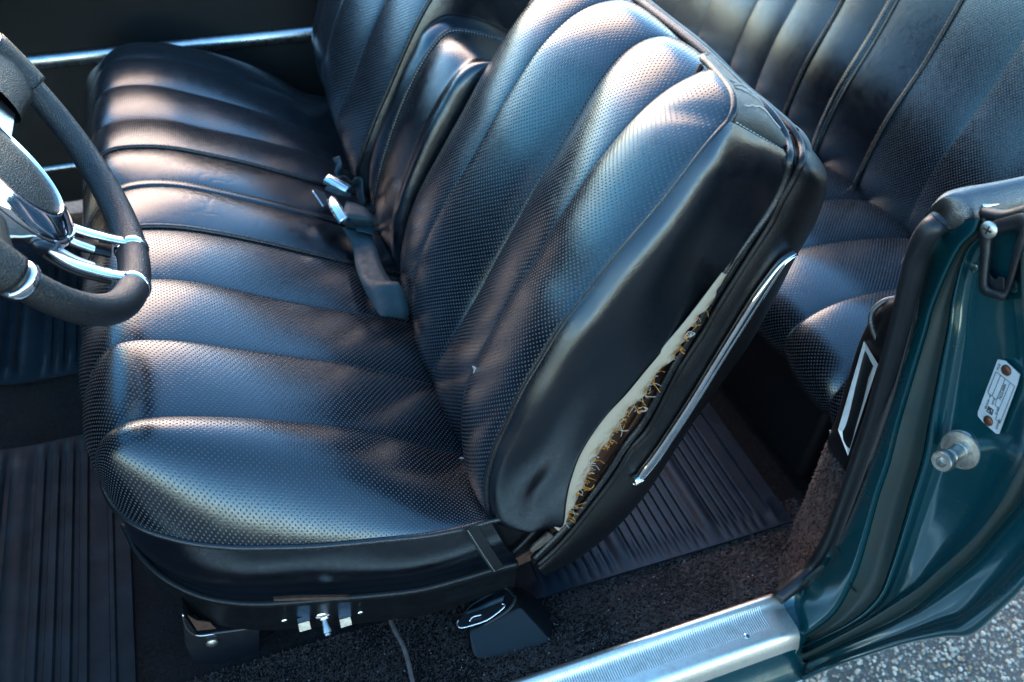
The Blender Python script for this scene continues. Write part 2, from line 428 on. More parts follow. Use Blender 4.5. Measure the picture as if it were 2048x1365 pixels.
rows = [jrow(0, 1, -.12, .684), jrow(0, 1, 0, .678), jrow(0, 1, .5, .676), jrow(0, 1, .86, .673), jrow(0, 1, 1, .675), jrow(1, 2, .12, .683), jrow(1, 2, .4, .691), jrow(1, 2, .7, .691),
        jrow(1, 2, .84, .684), jrow(1, 2, 1, .680), jrow(2, 3, .05, .686), jrow(2, 3, .1, .694), jrow(2, 3, .2, .697), jrow(2, 3, .5, .698), jrow(2, 3, .85, .699), jrow(2, 3, .95, .694), jrow(2, 3, 1, .686),
        jrow(3, 4, .35, .684), jrow(3, 4, .55, .690), jrow(3, 4, .8, .700), jrow(3, 4, 1, .698), jrow(4, 5, .08, .690), jrow(4, 5, .4, .690), jrow(4, 5, .62, .688), jrow(4, 5, .7, .680), jrow(4, 5, .78, .678),
        jrow(4, 5, .95, .676), jrow(4, 5, 1, .677), jrow(4, 5, 1.03, .688), jrow(4, 5, 1.03, .74)]
jamb = grid('door_jamb', rows, 'teal_paint', body)
jamb.modifiers.new('s', 'SUBSURF').render_levels = 1
# dusty drip grooves of the jamb
grid('drip_groove', [jrow(1, 2, .10, .679), jrow(1, 2, .4, .6885), jrow(1, 2, .7, .6885), jrow(1, 2, .86, .6805)], 'dusty_paint', jamb)
grid('seam_sealer', [jrow(3, 4, .02, .683), jrow(3, 4, .3, .6815), jrow(3, 4, .62, .690), jrow(3, 4, .85, .6985)], 'dusty_paint', jamb)
# rocker under the sill plate
ro = at(1605, 1362, x=.677); ri = at(1600, 1300, x=.672)
prof = [(.512, .03), (.47, .03), (.442, .020), (ri[1]+.004, ri[2]+.012), (ri[1]-.002, ri[2]-.01), ((ri[1]+ro[1])/2-.004, (ri[2]+ro[2])/2), (ro[1]-.002, ro[2]+.012), (ro[1], ro[2]), (ro[1]+.012, ro[2]-.006), (.55, ro[2]-.006)]
xr = np.linspace(-.6, .676, 24)
rock = grid('rocker_panel', [[(x, y, z) for x in xr] for y, z in prof], 'teal_paint', body)
rock.modifiers.new('s', 'SUBSURF').render_levels = 1
# painted corner between sill end and jamb
cor = [[at(1552, 1195, z=.052), at(1575, 1180, z=.07), at(1600, 1165, z=.095), at(1640, 1130, z=.14), at(1668, 1085, x=.681)],
       [at(1562, 1225, z=.046), at(1590, 1208, z=.052), at(1622, 1185, z=.068), at(1656, 1150, z=.105), at(1682, 1110, x=.677)],
       [at(1580, 1255, z=.042), at(1612, 1236, z=.045), at(1640, 1214, z=.052), at(1668, 1185, z=.078), at(1692, 1145, x=.676)],
       [at(1596, 1281, z=.032), at(1630, 1260, z=.030), at(1656, 1240, z=.032), at(1680, 1212, z=.055), at(1700, 1172, x=.675)],
       [at(1600, 1300, z=.0), at(1640, 1275, z=.0), at(1668, 1255, z=.012), at(1692, 1225, z=.04), at(1712, 1185, x=.683)]]
cg = np.array([spl(r, 16) for r in cor]); cg = np.array([spl(cg[:, j], 14) for j in range(16)]).transpose(1, 0, 2)
grid('sill_corner', cg, 'teal_paint', body)
# aluminium sill plate
sp = [(.514, .050), (.512, .060), (.507, .0655), (.501, .0655), (.496, .060), (.491, .056), (.486, .055), (.456, .054), (.450, .052), (.445, .046), (.441, .034), (.438, .022)]
xe = [.655, .6545, .64]+list(np.linspace(.62, -.6, 30))
def sg(x):
    c = 0 if x < .653 else -.004
    return [(x, y, z+c) for y, z in sp]
sill = grid('sill_plate', [[(xe[0]-.001, y, z-.02) for y, z in sp]]+[sg(x) for x in xe], 'ribbed_aluminium', body)
es = sill.modifiers.new('e', 'EDGE_SPLIT'); es.split_angle = math.radians(55)
def screw(pos, nrm, r, mat, parent, name='screw', slot=True, dome=.35):
    s = lathe(name, [(r, 0), (r, r*.12), (r*.8, r*dome*.8), (r*.4, r*dome), (r*.05, r*dome*1.02)], pos, nrm, mat, parent, 16)
    if slot:
        a, b, n = frame(nrm); c = np.array(pos)+n*r*dome
        for d, e in ((a, b), (b, a)):
            slab('slot', [c-d*r*.5-e*r*.1, c+d*r*.5-e*r*.1, c+d*r*.5+e*r*.1, c-d*r*.5+e*r*.1], r*.06, 'black_paint', s, direction=n)
    return s
screw(at(1493, 1273, z=.055), (0, 0, 1), .0042, 'chrome', sill)
# striker bolt on the jamb
jn = np.array([-1, -.25, .12]); jn /= np.linalg.norm(jn)
sp0 = at(1926, 898, x=.698)
stk = lathe('striker_bolt', [(.0225, 0), (.0225, .0028), (.0213, .0034), (.0213, .0042), (.0225, .0048), (.0215, .0066), (.012, .0078), (.0085, .009), (.0085, .026), (.0068, .027), (.0068, .032), (.0116, .033), (.0122, .035), (.0122, .041), (.0108, .043), (.0060, .043), (.0048, .036), (.001, .036)], sp0, jn, 'zinc', body, 28)
lathe('washer', [(.0165, .006), (.0165, .0075), (.012, .0085), (.010, .0086)], sp0, jn, 'zinc', stk, 24)
# service plate
pc = [at(x, y, x=.6955) for x, y in ((1996, 718), (2040, 751), (1996, 866), (1956, 831))]
pc = [at(1997, 719, x=.694), at(2012, 722, x=.694), at(2041, 749, x=.694), at(2036, 768, x=.694), at(1999, 868, x=.694), at(1993, 867, x=.694), at(1968, 845, x=.694), at(1957, 832, x=.694), at(1957, 824, x=.694)]
plate = slab('service_plate', pc, .001, 'satin_grey', body, direction=(-1, 0, 0))
for px, py in ((2013, 741), (1977, 842)):
    screw(at(px, py, x=.693), (-1, 0, 0), .0058, 'copper_rivet', plate, 'rivet', slot=False, dome=.45)
# writing on the plate: baseline runs up the plate
o_ = at(1957, 832, x=.6926); up_ = at(1997, 719, x=.6926)-o_; up_ /= np.linalg.norm(up_)   # reading direction
dn_ = np.array([0., up_[2], -up_[1]]); dn_ *= np.sign(np.dot(dn_, at(1996, 866, x=.6926)-o_))
def pl(px, py): return at(px, py, x=.6926)
def write(txt, px, py, size, mat='ink', parent=plate, wide=1.0):
    c = bpy.data.curves.new('lettering', 'FONT'); c.body = txt; c.size = size; c.extrude = .00008; c.align_x = 'LEFT'
    t = bpy.data.objects.new('lettering', c); COL.objects.link(t)
    me = bpy.data.meshes.new_from_object(t.evaluated_get(bpy.context.evaluated_depsgraph_get())); bpy.data.objects.remove(t)
    o = link('lettering', me, mat, parent, smooth=False)
    p = pl(px, py); n = np.array([-1., 0, 0]); U = np.cross(n, up_); 
    m = Matrix(((up_[0]*wide, U[0], n[0], p[0]), (up_[1]*wide, U[1], n[1], p[1]), (up_[2]*wide, U[2], n[2], p[2]), (0, 0, 0, 1)))
    me.transform(m)
    return o
bpy.context.view_layer.update()
write('SERVICED  AT', 1972, 820, .0030)
write('MILES', 1996, 742, .0032)
write('DATE', 1986, 811, .0032)
write('VI. NO', 1993, 831, .0032)
write('OWNER', 1994, 860, .0034)
write('76253886', 2001, 802, .0046, wide=1.1)
def rule(a, b, wd=.0006):
    A, B = pl(*a), pl(*b); d = B-A; d /= np.linalg.norm(d); e = np.cross(d, [1, 0, 0])*wd/2
    return [A-e, B-e, B+e, A+e]
V = []; F = []
for a, b in (((1975, 786), (1992, 744)), ((1992, 744), (2029, 773)), ((2029, 773), (2000, 847)), ((2000, 847), (1991, 839)), ((1991, 839), (1998, 818)), ((1998, 818), (1990, 811)), ((1990, 811), (1993, 800)), ((1993, 800), (1975, 786)), ((1984, 793), (2001, 751)), ((1993, 800), (2010, 758)), ((1998, 818), (2020, 766))):
    q = rule(a, b); k = len(V); V += q; F.append((k, k+1, k+2, k+3))
pydata('ruled_lines', V, F, 'ink', plate, smooth=False)
c0 = pl(1980, 822); ea, eb = up_, np.cross([-1., 0, 0], up_); V = []; F = []
def ring(r0, r1, n=4, rot=.785, cen=(0, 0)):
    k = len(V)
    for i in range(n):
        t = rot+2*math.pi*i/n
        for r in (r0, r1): V.append(c0+ea*(cen[0]+r*math.cos(t))+eb*(cen[1]+r*math.sin(t)))
    for i in range(n): j = (i+1) % n; F.append((k+2*i, k+2*i+1, k+2*j+1, k+2*j))
ring(.0034, .0052); ring(.0006, .0018, 10, 0, (.0008, .0006)); ring(.0002, .0012, 8, 0, (-.0012, -.001))
pydata('emblem', V, F, 'ink', plate, smooth=False)
# rubber lined latch pocket with screws
def pk(px, py, x=.690): return at(px, py, x=x)
outer = [(1962, 452), (2055, 420), (2056, 470), (2040, 520), (2028, 560), (2018, 585), (2008, 603), (1992, 598), (1960, 586), (1957, 560), (1960, 500)]
inner = [(1992, 474), (2036, 462), (2034, 476), (2024, 510), (2016, 545), (2011, 568), (2006, 583), (1998, 580), (1978, 572), (1978, 555), (1984, 505)]
def ringmesh(name, rws, mat, parent):
    return grid(name, [[*r, r[0]] for r in rws], mat, parent)
po = [pk(*p, x=.693) for p in outer]; 
pocket = ringmesh('latch_pocket', [spl([pk(*p, x=.697) for p in outer], 40, True), spl([pk(*p, x=.682) for p in outer], 40, True), spl([pk(*p, x=.677) for p in (np.array(outer)*.8+np.array(inner)*.2)], 40, True), spl([pk(*p, x=.678) for p in (np.array(outer)*.3+np.array(inner)*.7)], 40, True), spl([pk(*p, x=.683) for p in inner], 40, True), spl([pk(*p, x=.76) for p in inner], 40, True)], 'rubber', body)
slab('pocket_floor', [pk(*p, x=.76) for p in ((1940, 430), (2060, 430), (2060, 600), (1940, 600))], .002, 'black_paint', pocket, direction=(1, 0, 0))
slab('torn_flap', [pk(*p, x=.684) for p in ((1976, 574), (1975, 545), (1983, 556), (1990, 560), (1996, 553), (2008, 556), (2008, 584), (1998, 588))], .003, 'rubber', pocket, bev=.001, direction=(1, 0, 0))
screw(pk(1978, 460, .676), (-1, -.2, .1), .0085, 'zinc', body, dome=.3)
screw(pk(1950, 536, .697), (-1, -.2, .1), .006, 'teal_paint', body, slot=True, dome=.5)
screw(pk(2031, 573, .696), (-1, -.2, .1), .0075, 'teal_paint', body, slot=True, dome=.5)
# padded belt-line cap of the quarter
cap_o = [(1832, 458), (1845, 437), (1864, 412), (1890, 386), (1930, 374), (1980, 366), (2060, 350), (2140, 334)]
cap_i = [(1842, 462), (1868, 424), (1896, 421), (1925, 428), (1950, 437), (1966, 428), (2060, 402), (2140, 384)]
A = np.array([at(x, y, z=z) for (x, y), z in zip(cap_o, (.705, .728, .74, .745, .747, .748, .75, .752))])
B = np.array([at(x, y, z=z) for (x, y), z in zip(cap_i, (.700, .722, .733, .733, .731, .733, .738, .74))])
A = spl(A, 40); B = spl(B, 40); dz = np.array([0, 0, 1.])
rows = [A+np.array([.004, .004, -.05]), A+np.array([.002, .002, -.006])]+[A*(1-u)+B*u+dz*(.010*math.sin(math.pi*u)) for u in np.linspace(0, 1, 9)]+[B+np.array([-.001, -.001, -.008]), B+np.array([.004, .004, -.022])]
cap = grid('belt_cap', rows, 'pad_vinyl', body)
ch = [at(x, y, z=.7385) for x, y in ((1964, 414), (2010, 404), (2070, 392), (2140, 378))]
ch = spl(ch, 20); grid('chrome_moulding', [ch+np.array([0, 0, -.004]), ch+np.array([-.001, -.003, 0]), ch+np.array([.001, .002, .003]), ch+np.array([.004, .006, .002])], 'chrome', cap)
rub = [at(x, y, x=.684) for x, y in ((1966, 425), (2010, 432), (2060, 420))]
tube('rubber_seal', rub, .006, 'rubber', cap)
tube('rubber_seal', [at(x, y, x=.684) for x, y in ((1970, 418), (1969, 432), (1970, 446), (1966, 456))], .004, 'rubber', cap)
# quarter trim inside the weatherstrip, with ashtray
lb = [(1838, 470), (1822, 520), (1800, 590), (1775, 598), (1752, 618), (1738, 645), (1718, 690), (1696, 760), (1672, 840), (1655, 885), (1665, 920), (1690, 950)]
lb3 = spl([at(x, y, y=.575) for x, y in lb], 50); rb3 = WSC[np.linspace(2, 56, 50).astype(int)]+np.array([.012, .004, 0])
G = []
for u in np.linspace(0, 1, 10):
    G.append(lb3*(1-u)+rb3*u+np.array([-.006, 0, .004])*math.sin(math.pi*u))
G.insert(0, lb3+np.array([.2, .03, -.01])); G.insert(1, lb3+np.array([.006, .006, -.002]))
qt = grid('quarter_trim', G, 'shell_vinyl', body)
tube('trim_bead', [at(x, y, y=yy) for (x, y), yy in zip(((1792, 597), (1768, 603), (1748, 620), (1742, 640), (1748, 665), (1762, 695)), (.56, .565, .566, .56, .552, .54))], .0035, 'pad_vinyl', qt)
tube('trim_bead', [at(x, y, y=yy) for (x, y), yy in zip(((1661, 862), (1662, 885), (1672, 915), (1688, 945)), (.575, .572, .56, .545))], .0016, 'pad_vinyl', qt)
hm = [at(x, y, y=yy) for (x, y), yy in zip(((1788, 602), (1772, 612), (1760, 632), (1760, 655), (1768, 690), (1784, 640)), (.55, .552, .553, .548, .538, .53))]
slab('arm_pad', hm, .01, 'pad_vinyl', qt, bev=.003, direction=(1, .2, 0))
# ashtray bezel
oq = [(1728, 682, .569), (1756, 729, .532), (1696, 912, .538), (1676, 860, .566)]; iq = [(1730, 704, .566), (1747, 733, .543), (1701, 890, .543), (1689, 866, .558)]
def ap(px, py, yy, d=0):
    p = at(px, py, y=yy); v = CAM-p; return p+v/np.linalg.norm(v)*(.012+d)
V = [ap(*p, d=-.01) for p in oq]+[ap(*p, d=.004) for p in oq]+[ap(*p, d=.004) for p in iq]+[ap(*p, d=-.008) for p in iq]
F = [(l*4+i, l*4+(i+1) % 4, l*4+4+(i+1) % 4, l*4+4+i) for l in range(3) for i in range(4)]
ash = pydata('ashtray', V, F, 'satin_grey', qt, smooth=False)
slab('ashtray_lid', [ap(*p, d=.001) for p in iq], .002, 'bronze_lens', ash, direction=(1, .5, 0))
# carpeted lower quarter
lb = [(1655, 880), (1640, 920), (1622, 968), (1605, 1010), (1590, 1046), (1580, 1075), (1560, 1110)]
lb3 = spl([at(x, y, y=yy) for (x, y), yy in zip(lb, (.585, .598, .61, .62, .628, .61, .58))], 40); rb3 = WSC[np.linspace(50, 79, 40).astype(int)]+np.array([.010, .004, -.004])
G = [lb3*(1-u)+rb3*u for u in np.linspace(0, 1, 10)]
G.insert(0, lb3+np.array([.15, .06, 0]))
qc = grid('quarter_carpet', G, 'carpet', body)
GA = np.array(G[1:])
def s2():
    r, c = rng.random(2); r *= 8.99; c *= 38.99; i, j = int(r), int(c)
    p = GA[i, j]*(1-r+i)*(1-c+j)+GA[i+1, j]*(r-i)*(1-c+j)+GA[i, j+1]*(1-r+i)*(c-j)+GA[i+1, j+1]*(r-i)*(c-j)
    return p, np.array([-.8, -.3, .4])
pile('carpet_pile', s2, 14000, qc)

# ================================================================== FRONT BENCH SEAT
bench = thing('front_bench_seat', 'black perforated leather front bench seat with split backrests, torn near side', 'car seat')
def Y(L, y): return [at(px, py, y=y) for px, py in L]
CU = [(.78, [(222, 855), (256, 841), (294, 835), (359, 832), (444, 834), (530, 839), (615, 848), (700, 858), (800, 880), (890, 905)]),
      (.905, [(212, 694), (239, 684), (273, 680), (318, 680), (376, 684), (444, 694), (513, 704), (598, 716), (700, 730), (860, 770)]),
      (1.035, [(225, 574), (250, 563), (301, 558), (328, 558), (376, 562), (444, 574), (513, 590), (581, 605), (649, 617), (700, 624), (825, 652)]),
      (1.165, [(215, 472), (250, 459), (287, 456), (342, 456), (393, 462), (478, 477), (547, 492), (615, 508), (700, 528), (770, 545)]),
      (1.28, [(222, 388), (246, 377), (273, 371), (325, 369), (376, 374), (444, 388), (513, 403), (581, 420), (632, 434), (670, 444), (715, 458)]),
      (1.395, [(204, 306), (222, 301), (273, 296), (342, 298), (410, 311), (478, 325), (547, 343), (615, 362), (646, 371), (695, 386)]),
      (1.52, [(195, 258), (219, 244), (246, 237), (290, 236), (342, 239), (393, 253), (478, 270), (547, 287), (615, 304), (653, 318), (675, 328)]),
      (1.645, [(205, 181), (232, 173), (267, 169), (314, 171), (376, 185), (444, 202), (513, 222), (581, 246), (632, 263), (650, 272)]),
      (1.77, [(205, 132), (239, 119), (273, 115), (308, 116), (369, 124), (444, 145), (513, 169), (574, 190), (615, 208)]),
      (1.88, [(210, 122), (219, 102), (239, 89), (273, 84), (325, 85), (369, 93), (427, 107), (496, 128), (547, 152), (581, 172), (601, 186)])]
def cseam(y, L):
    P = Y(L, y); a = P[0]; b = P[-1]
    if y < .8: fr = [np.array([-.211, y, .325]), np.array([-.217, y, .36]), np.array([-.210, y, .402])]
    else: fr = [np.array([-.235, y, .305]), np.array([-.236, y, .345]), np.array([-.222, y, .392])]
    if a[0] < -.2: fr = fr[:2]
    return fr+P+[np.array([max(b[0]+.03, .265), y, b[2]-.02]), np.array([.30, y, b[2]-.05])]
SE = [cseam(y, L) for y, L in CU]
# near piping: round the front corner and along the outer side
PI = [(189, 850, .318), (196, 907, .320), (204, 959, .322), (219, 1001, .324), (245, 1031, .325), (287, 1058, .325), (340, 1076, .323), (396, 1088, .320), (472, 1095, .314), (547, 1095, .306), (642, 1092, .295), (772, 1080, .281), (845, 1073, .273), (902, 1063, .267), (940, 1054, .264), (981, 1042, .262)]
pip3 = [at(x, y, z=z) for x, y, z in PI]
pipf = [np.array([-.237, y, .306]) for y in (1.90, 1.7, 1.4, 1.2, 1.05, .98)]
bcush = hull('cushion', [(x, y, z) for y in (.80, 1.86) for x, z in ((-.19, .14), (-.20, .28), (-.13, .38), (.10, .28), (.28, .18), (.30, .12), (-.17, .12))]+[(x, .668, z) for x, z in ((-.03, .27), (.1, .25), (.24, .21), (.28, .15), (-.03, .16))], 'shell_vinyl', bench, .03)
tube('piping', pipf+pip3+[pip3[-1]+np.array([.05, .004, -.012])], .0042, 'piping_vinyl', bcush, n=150)
# near pleat: from the piping up and over to the first seam
npnt = 80
A = spl(pip3[3:]+[pip3[-1]+np.array([.045, .002, -.014])], npnt); B = relax(spl(SE[0][1:], npnt))
cpl = []
G = []
tt = np.linspace(0, 1, npnt)
for k in range(31):
    u = k/30
    # rises steeply from the piping, then rolls over to the seam
    s_ = math.sin(u*math.pi/2)**.85; lift = (1-(1-u)**2.3)
    P = A*(1-u)+B*u
    P[:, 2] = A[:, 2]*(1-lift)+B[:, 2]*lift
    bul = .020*(4*u*(1-u))**.8
    bul *= 1-.35*u
    e = np.minimum(1, tt/.10)**.5*np.minimum(1, (1-tt)/.05)**.5
    N = np.array([0, -.35, .94]); P = P+np.outer(bul*(.35+.65*e), N)
    G.append(P)
cpl.append(grid('pleat', G, 'perforated_leather', bcush))
o, S = pleats(SE[0:4], 'perforated_leather', bcush, (0, 0, 1), h=.0070, pw=.85, nt=80, seed=1)
o2, S2 = pleats(SE[3:6], 'creased_leather', bcush, (0, 0, 1), h=.007, pw=.75, nt=80, name='smooth_panel', seed=2, wob=.0015)
o3, S3 = pleats(SE[5:10], 'perforated_leather', bcush, (0, 0, 1), h=.0050, pw=.9, nt=80, seed=3)
for s_ in S[1:3]: stitches('stitching', s_[12:]+np.array([0, 0, .001]), 'dark_thread', bcush)
for s_, lf in ((S[3], .003), (S2[2], .003)): tube('piping', s_+np.array([0, 0, lf]), .0042, 'piping_vinyl', bcush, raw=True)
# double stitched strip down the centre
c = S2[1]+np.array([0, 0, .004]); wv = np.array([0, .009, 0])
grid('welt_strip', [c-wv*1.1-np.array([0, 0, .004]), c-wv, c-wv*.5+np.array([0, 0, .0012]), c+wv*.5+np.array([0, 0, .0012]), c+wv, c+wv*1.1-np.array([0, 0, .004])], 'smooth_leather', bcush)
for s_ in (-1, 1): stitches('stitching', c+wv*s_*.72+np.array([0, 0, .0012]), 'dark_thread', bcush)
# side skirt of the cushion, from the piping down to the rail
RL = [(248, 1050, .20), (260, 1073, .195), (272, 1099, .19), (302, 1133, .185), (340, 1163, .18), (396, 1190, .176), (453, 1203, .174), (528, 1207, .172), (642, 1199, .165), (772, 1188, .155), (845, 1178, .148), (921, 1158, .143), (978, 1141, .140), (1034, 1127, .138)]
rail3 = [at(x, y, z=z) for x, y, z in RL]
A = spl(pip3[3:], 70); B = spl(rail3, 70)
G = []
for u in np.linspace(0, 1, 16):
    bul = .010*math.sin(math.pi*min(1, u*1.15))-.016*max(0, u-.45)**1.0
    P = A*(1-u)+B*u; P[:, 1] -= bul*np.minimum(1, np.linspace(0, 4, 70)); P += np.array([0, .003, -.001])
    P[:, 1] += .0022*np.sin(np.linspace(0, 11, 70)+u*4)*math.sin(math.pi*u)
    G.append(P)
skirt = grid('side_skirt', G, 'smooth_leather', bcush)
seamL = [at(x, y, y=.618) for x, y in ((928, 1058), (942, 1080), (958, 1105), (975, 1130), (983, 1142))]
grid('seam_flap', [spl(seamL, 12)+np.array([d, -.0005-.001*(d < .012), 0]) for d in (0, .004, .012, .018)], 'shell_vinyl', bcush)
stitches('stitching', spl(seamL, 30)+np.array([.004, -.004, 0]), 'thread', bcush, up=(0, -1, 0))
# rail and valance
val = grid('valance', [spl(rail3, 60)+np.array(d) for d in ((0, .02, .004), (0, .004, .004), (0, -.003, .001), (0, -.004, -.006), (0, .0, -.012), (0, .002, -.05), (.0, .006, -.078), (.0, .016, -.092), (0, .04, -.094))], 'black_plastic', bench)
tube('valance_rail', spl(rail3, 90)+np.array([0, -.002, .003]), .0046, 'shell_vinyl', val, raw=True)
slab('frame_lip', [at(x, y, y=.632) for x, y in ((548, 1199), (600, 1196), (660, 1195), (700, 1195), (690, 1198), (548, 1203))], .004, 'rusty_brown', val, direction=(0, 1, 0))
vy = .640
def vp(px, py, dy=0):
    k = np.argmin([abs(p[0]-at(px, py, y=.65)[0]) for p in spl(rail3, 60)]); yy = spl(rail3, 60)[k][1]
    return at(px, py, y=yy+.001-dy)
for px, py in ((569, 1243), (721, 1227)): screw(vp(px, py), (0, -1, .1), .0042, 'chrome', val, slot=True)
for px, py in ((607, 1243), (689, 1235)):
    c = vp(px, py); hw, hh = .0075, .0065
    b = slab('clip', [c+np.array(d) for d in ((-hw, -.0105, -hh), (hw, -.0105, -hh), (hw, -.0045, hh), (-hw, -.0045, hh))], .0010, 'zinc', val, direction=(0, 1, 0))
    slab('clip_edge', [c+np.array(d) for d in ((-hw, -.0055, hh*.9), (hw*1.2, -.0055, hh*.9), (hw*1.2, .001, hh*1.1), (-hw, .001, hh*1.1))], .0015, 'chrome', b, direction=(0, 0, 1))
c = vp(648, 1236)
tg = lathe('toggle_switch', [(.0125, 0), (.0125, .001), (.0105, .0022), (.007, .003), (.0065, .0045), (.004, .006)], c, (0, -1, .15), 'chrome', val, 20)
lathe('lever', [(.0036, 0), (.0042, .006), (.0058, .014), (.0058, .0165), (.0042, .018), (.0042, .020), (.003, .021)], c+np.array([0, -.004, 0]), (0.02, -1, -.55), 'brushed_metal', tg, 16)
# front seat foot on the floor
ft = slab('seat_bracket', [at(x, y, y=.70) for x, y in ((365, 1228), (395, 1272), (470, 1262), (520, 1255), (520, 1310), (470, 1330), (385, 1325), (370, 1290))], .03, 'black_paint', bench, bev=.003, direction=(0, 1, 0))
lathe('bolt', [(.008, 0), (.008, .003), (.005, .005), (.001, .0055)], at(424, 1284, y=.699), (0, -1, 0), 'zinc', ft, 14)
slab('rust_patch', [at(x, y, y=.6995) for x, y in ((375, 1232), (395, 1262), (432, 1258), (420, 1246), (395, 1243))], .002, 'rusty_brown', ft, direction=(0, 1, 0))
tube('bracket_edge', [at(x, y, y=.698) for x, y in ((366, 1230), (371, 1252), (382, 1266), (398, 1272), (430, 1268))], .0012, 'brushed_metal', ft)

# ---- driver backrest
BK = [(.78, [(934, 898), (927, 832), (931, 779), (947, 739), (962, 709), (989, 656), (1033, 577), (1076, 514), (1095, 476), (1122, 431), (1153, 385), (1179, 343), (1210, 305), (1236, 272), (1255, 250), (1294, 210), (1332, 183), (1370, 162), (1408, 154)]),
      (.905, [(862, 752), (870, 735), (892, 695), (927, 638), (962, 581), (996, 514), (1019, 473), (1046, 423), (1084, 354), (1114, 305), (1141, 259), (1164, 221), (1191, 175), (1210, 145), (1236, 114), (1263, 90), (1294, 74), (1324, 70)]),
      (1.035, [(828, 640), (822, 600), (828, 555), (840, 514), (855, 476), (878, 431), (905, 385), (931, 339), (962, 286), (989, 236), (1019, 187), (1046, 145), (1076, 99), (1103, 69), (1141, 32), (1179, 10), (1210, 2)])]
def bseam(y, L):
    P = Y(L, y); a = P[0]
    return [np.array([a[0]+.02, y, a[2]-.06])]+P+[np.array([.560, y, .768]), np.array([.578, y, .758])]
BS = [bseam(y, L) for y, L in BK]
far = [p+np.array([.016, .118, 0]) for p in BS[2]]; far[-1][0] -= .014; far[-2][0] -= .010; far[0][0] += .02
PB = [(985, 1035, .645), (975, 1019, .645), (973, 966, .648), (988, 909, .650), (1014, 852, .651), (1045, 786, .652), (1085, 720, .653), (1129, 649, .654), (1181, 584, .655), (1247, 500, .655), (1328, 405, .655), (1406, 304, .656), (1440, 264, .658)]
PT = [(1456, 246, .491), (1468, 222, .498), (1466, 191, .507), (1449, 164, .515), (1421, 132, .523), (1406, 117, .528)]
pb3 = [at(x, y, y=yy) for x, y, yy in PB]; pt3 = [at(x, y, x=xx) for x, y, xx in PT]
# inner body of the backrest keeps light from leaking through
dback = hull('backrest', [(x, y, z) for y in (.672, 1.145) for x, z in ((.31, .22), (.31, .32), (.385, .55), (.46, .68), (.52, .72), (.57, .72), (.56, .62), (.48, .40), (.40, .20), (.33, .14))], 'shell_vinyl', bench, .02)
dback['label'] = 'near driver-side backrest with torn side panel'
# near pleat runs from the piping (with its rounded top corner) to the first seam
A = spl(pb3+pt3, 100); B = relax(spl(BS[0][1:-1], 100)); G = []
sa = np.linspace(0, 1, 100)
A = spl([pb3[0]+np.array([.0, .004, -.012])]+pb3+pt3, 100)
T = np.gradient(B, axis=0); T /= np.linalg.norm(T, axis=1)[:, None]
Nn = np.cross(T, [0, 1, 0]); Nn *= np.sign(Nn[:, :1]*-1+1e-9); Nn = Nn/np.linalg.norm(Nn, axis=1)[:, None]
Nn = np.where((Nn @ np.array([-.7, 0, .7]))[:, None] < 0, -Nn, Nn)
for k in range(25):
    u = k/24; e = (4*u*(1-u))**.72
    P = A*(1-u)+B*u+Nn*(.013*e*np.minimum(1, (1-sa)/.12)**.7)[:, None]
    G.append(P)
pl0 = grid('pleat', G, 'perforated_leather', dback, uvo=(.0, 0))
ob, SB = pleats(BS+[far], 'perforated_leather', dback, (-.9, 0, .4), h=.0095, pw=.82, nt=90, seed=5, taper=(0, .07))
for s_ in SB[:3]: stitches('stitching', s_[6:-8]+np.array([-.0012, 0, .0008]), 'dark_thread', dback, up=(-.8, 0, .5))
tube('piping', pb3+pt3+[pt3[-1]+np.array([.022, .028, -.012])], .0044, 'piping_vinyl', dback, n=150)
# far side wall of the backrest
fw = spl(far, 60)
def clampx(P, m): P = P.copy(); P[:, 0] = np.minimum(P[:, 0], m); return P
grid('far_side', [fw, clampx(fw+np.array([.01, .008, 0]), .582), clampx(fw+np.array([.06, .012, -.02]), .588), clampx(fw+np.array([.14, .0, -.06]), .592)], 'smooth_leather', dback)
# side panel with lifted, torn rear edge
P_ = [(1062, 1040), (1030, 1044), (1008, 1043), (985, 1035), (975, 1019), (973, 966), (988, 909), (1014, 852), (1045, 786), (1085, 720), (1129, 649), (1181, 584), (1247, 500), (1328, 405), (1406, 304), (1440, 264), (1460, 243)]
E_ = [(1080, 1048), (1105, 1056), (1118, 1058), (1128, 1048), (1133, 1005), (1142, 962), (1164, 904), (1208, 838), (1252, 790), (1296, 737), (1340, 685), (1384, 632), (1449, 548), (1501, 480), (1542, 417), (1562, 379), (1574, 344), (1577, 318), (1566, 300)]
pa = [at(x, y, y=.649) for x, y in P_]
eb = [at(x, y, y=yy) for (x, y), yy in zip(E_, (.640, .634, .630, .628, .627, .626, .625, .625, .626, .628, .632, .637, .647, .651, .654, .655, .656, .658, .660))]
A = spl(pa, 90); B = spl(eb, 90); G = []; t9 = np.linspace(0, 1, 90)
for u in np.linspace(0, 1, 26):
    bul = .022*(math.sin(math.pi*u**.55))**.8*(1-.75*u)*1.25*(.6+.4*np.sin(t9*math.pi))*np.clip((1-t9)/.07, 0, 1)**.5
    bul += -.007*np.exp(-((t9-.20)/.07)**2)*np.exp(-((u-.62-.25*(t9-.2))/.16)**2)
    bul += .0022*np.sin(t9*17+u*5)*math.sin(math.pi*u)
    P = A*(1-u)+B*u; P[:, 1] -= bul; G.append(P)
G.append(B+np.array([.0015, .004, 0]))
side = grid('side_panel', G, 'smooth_leather', dback)
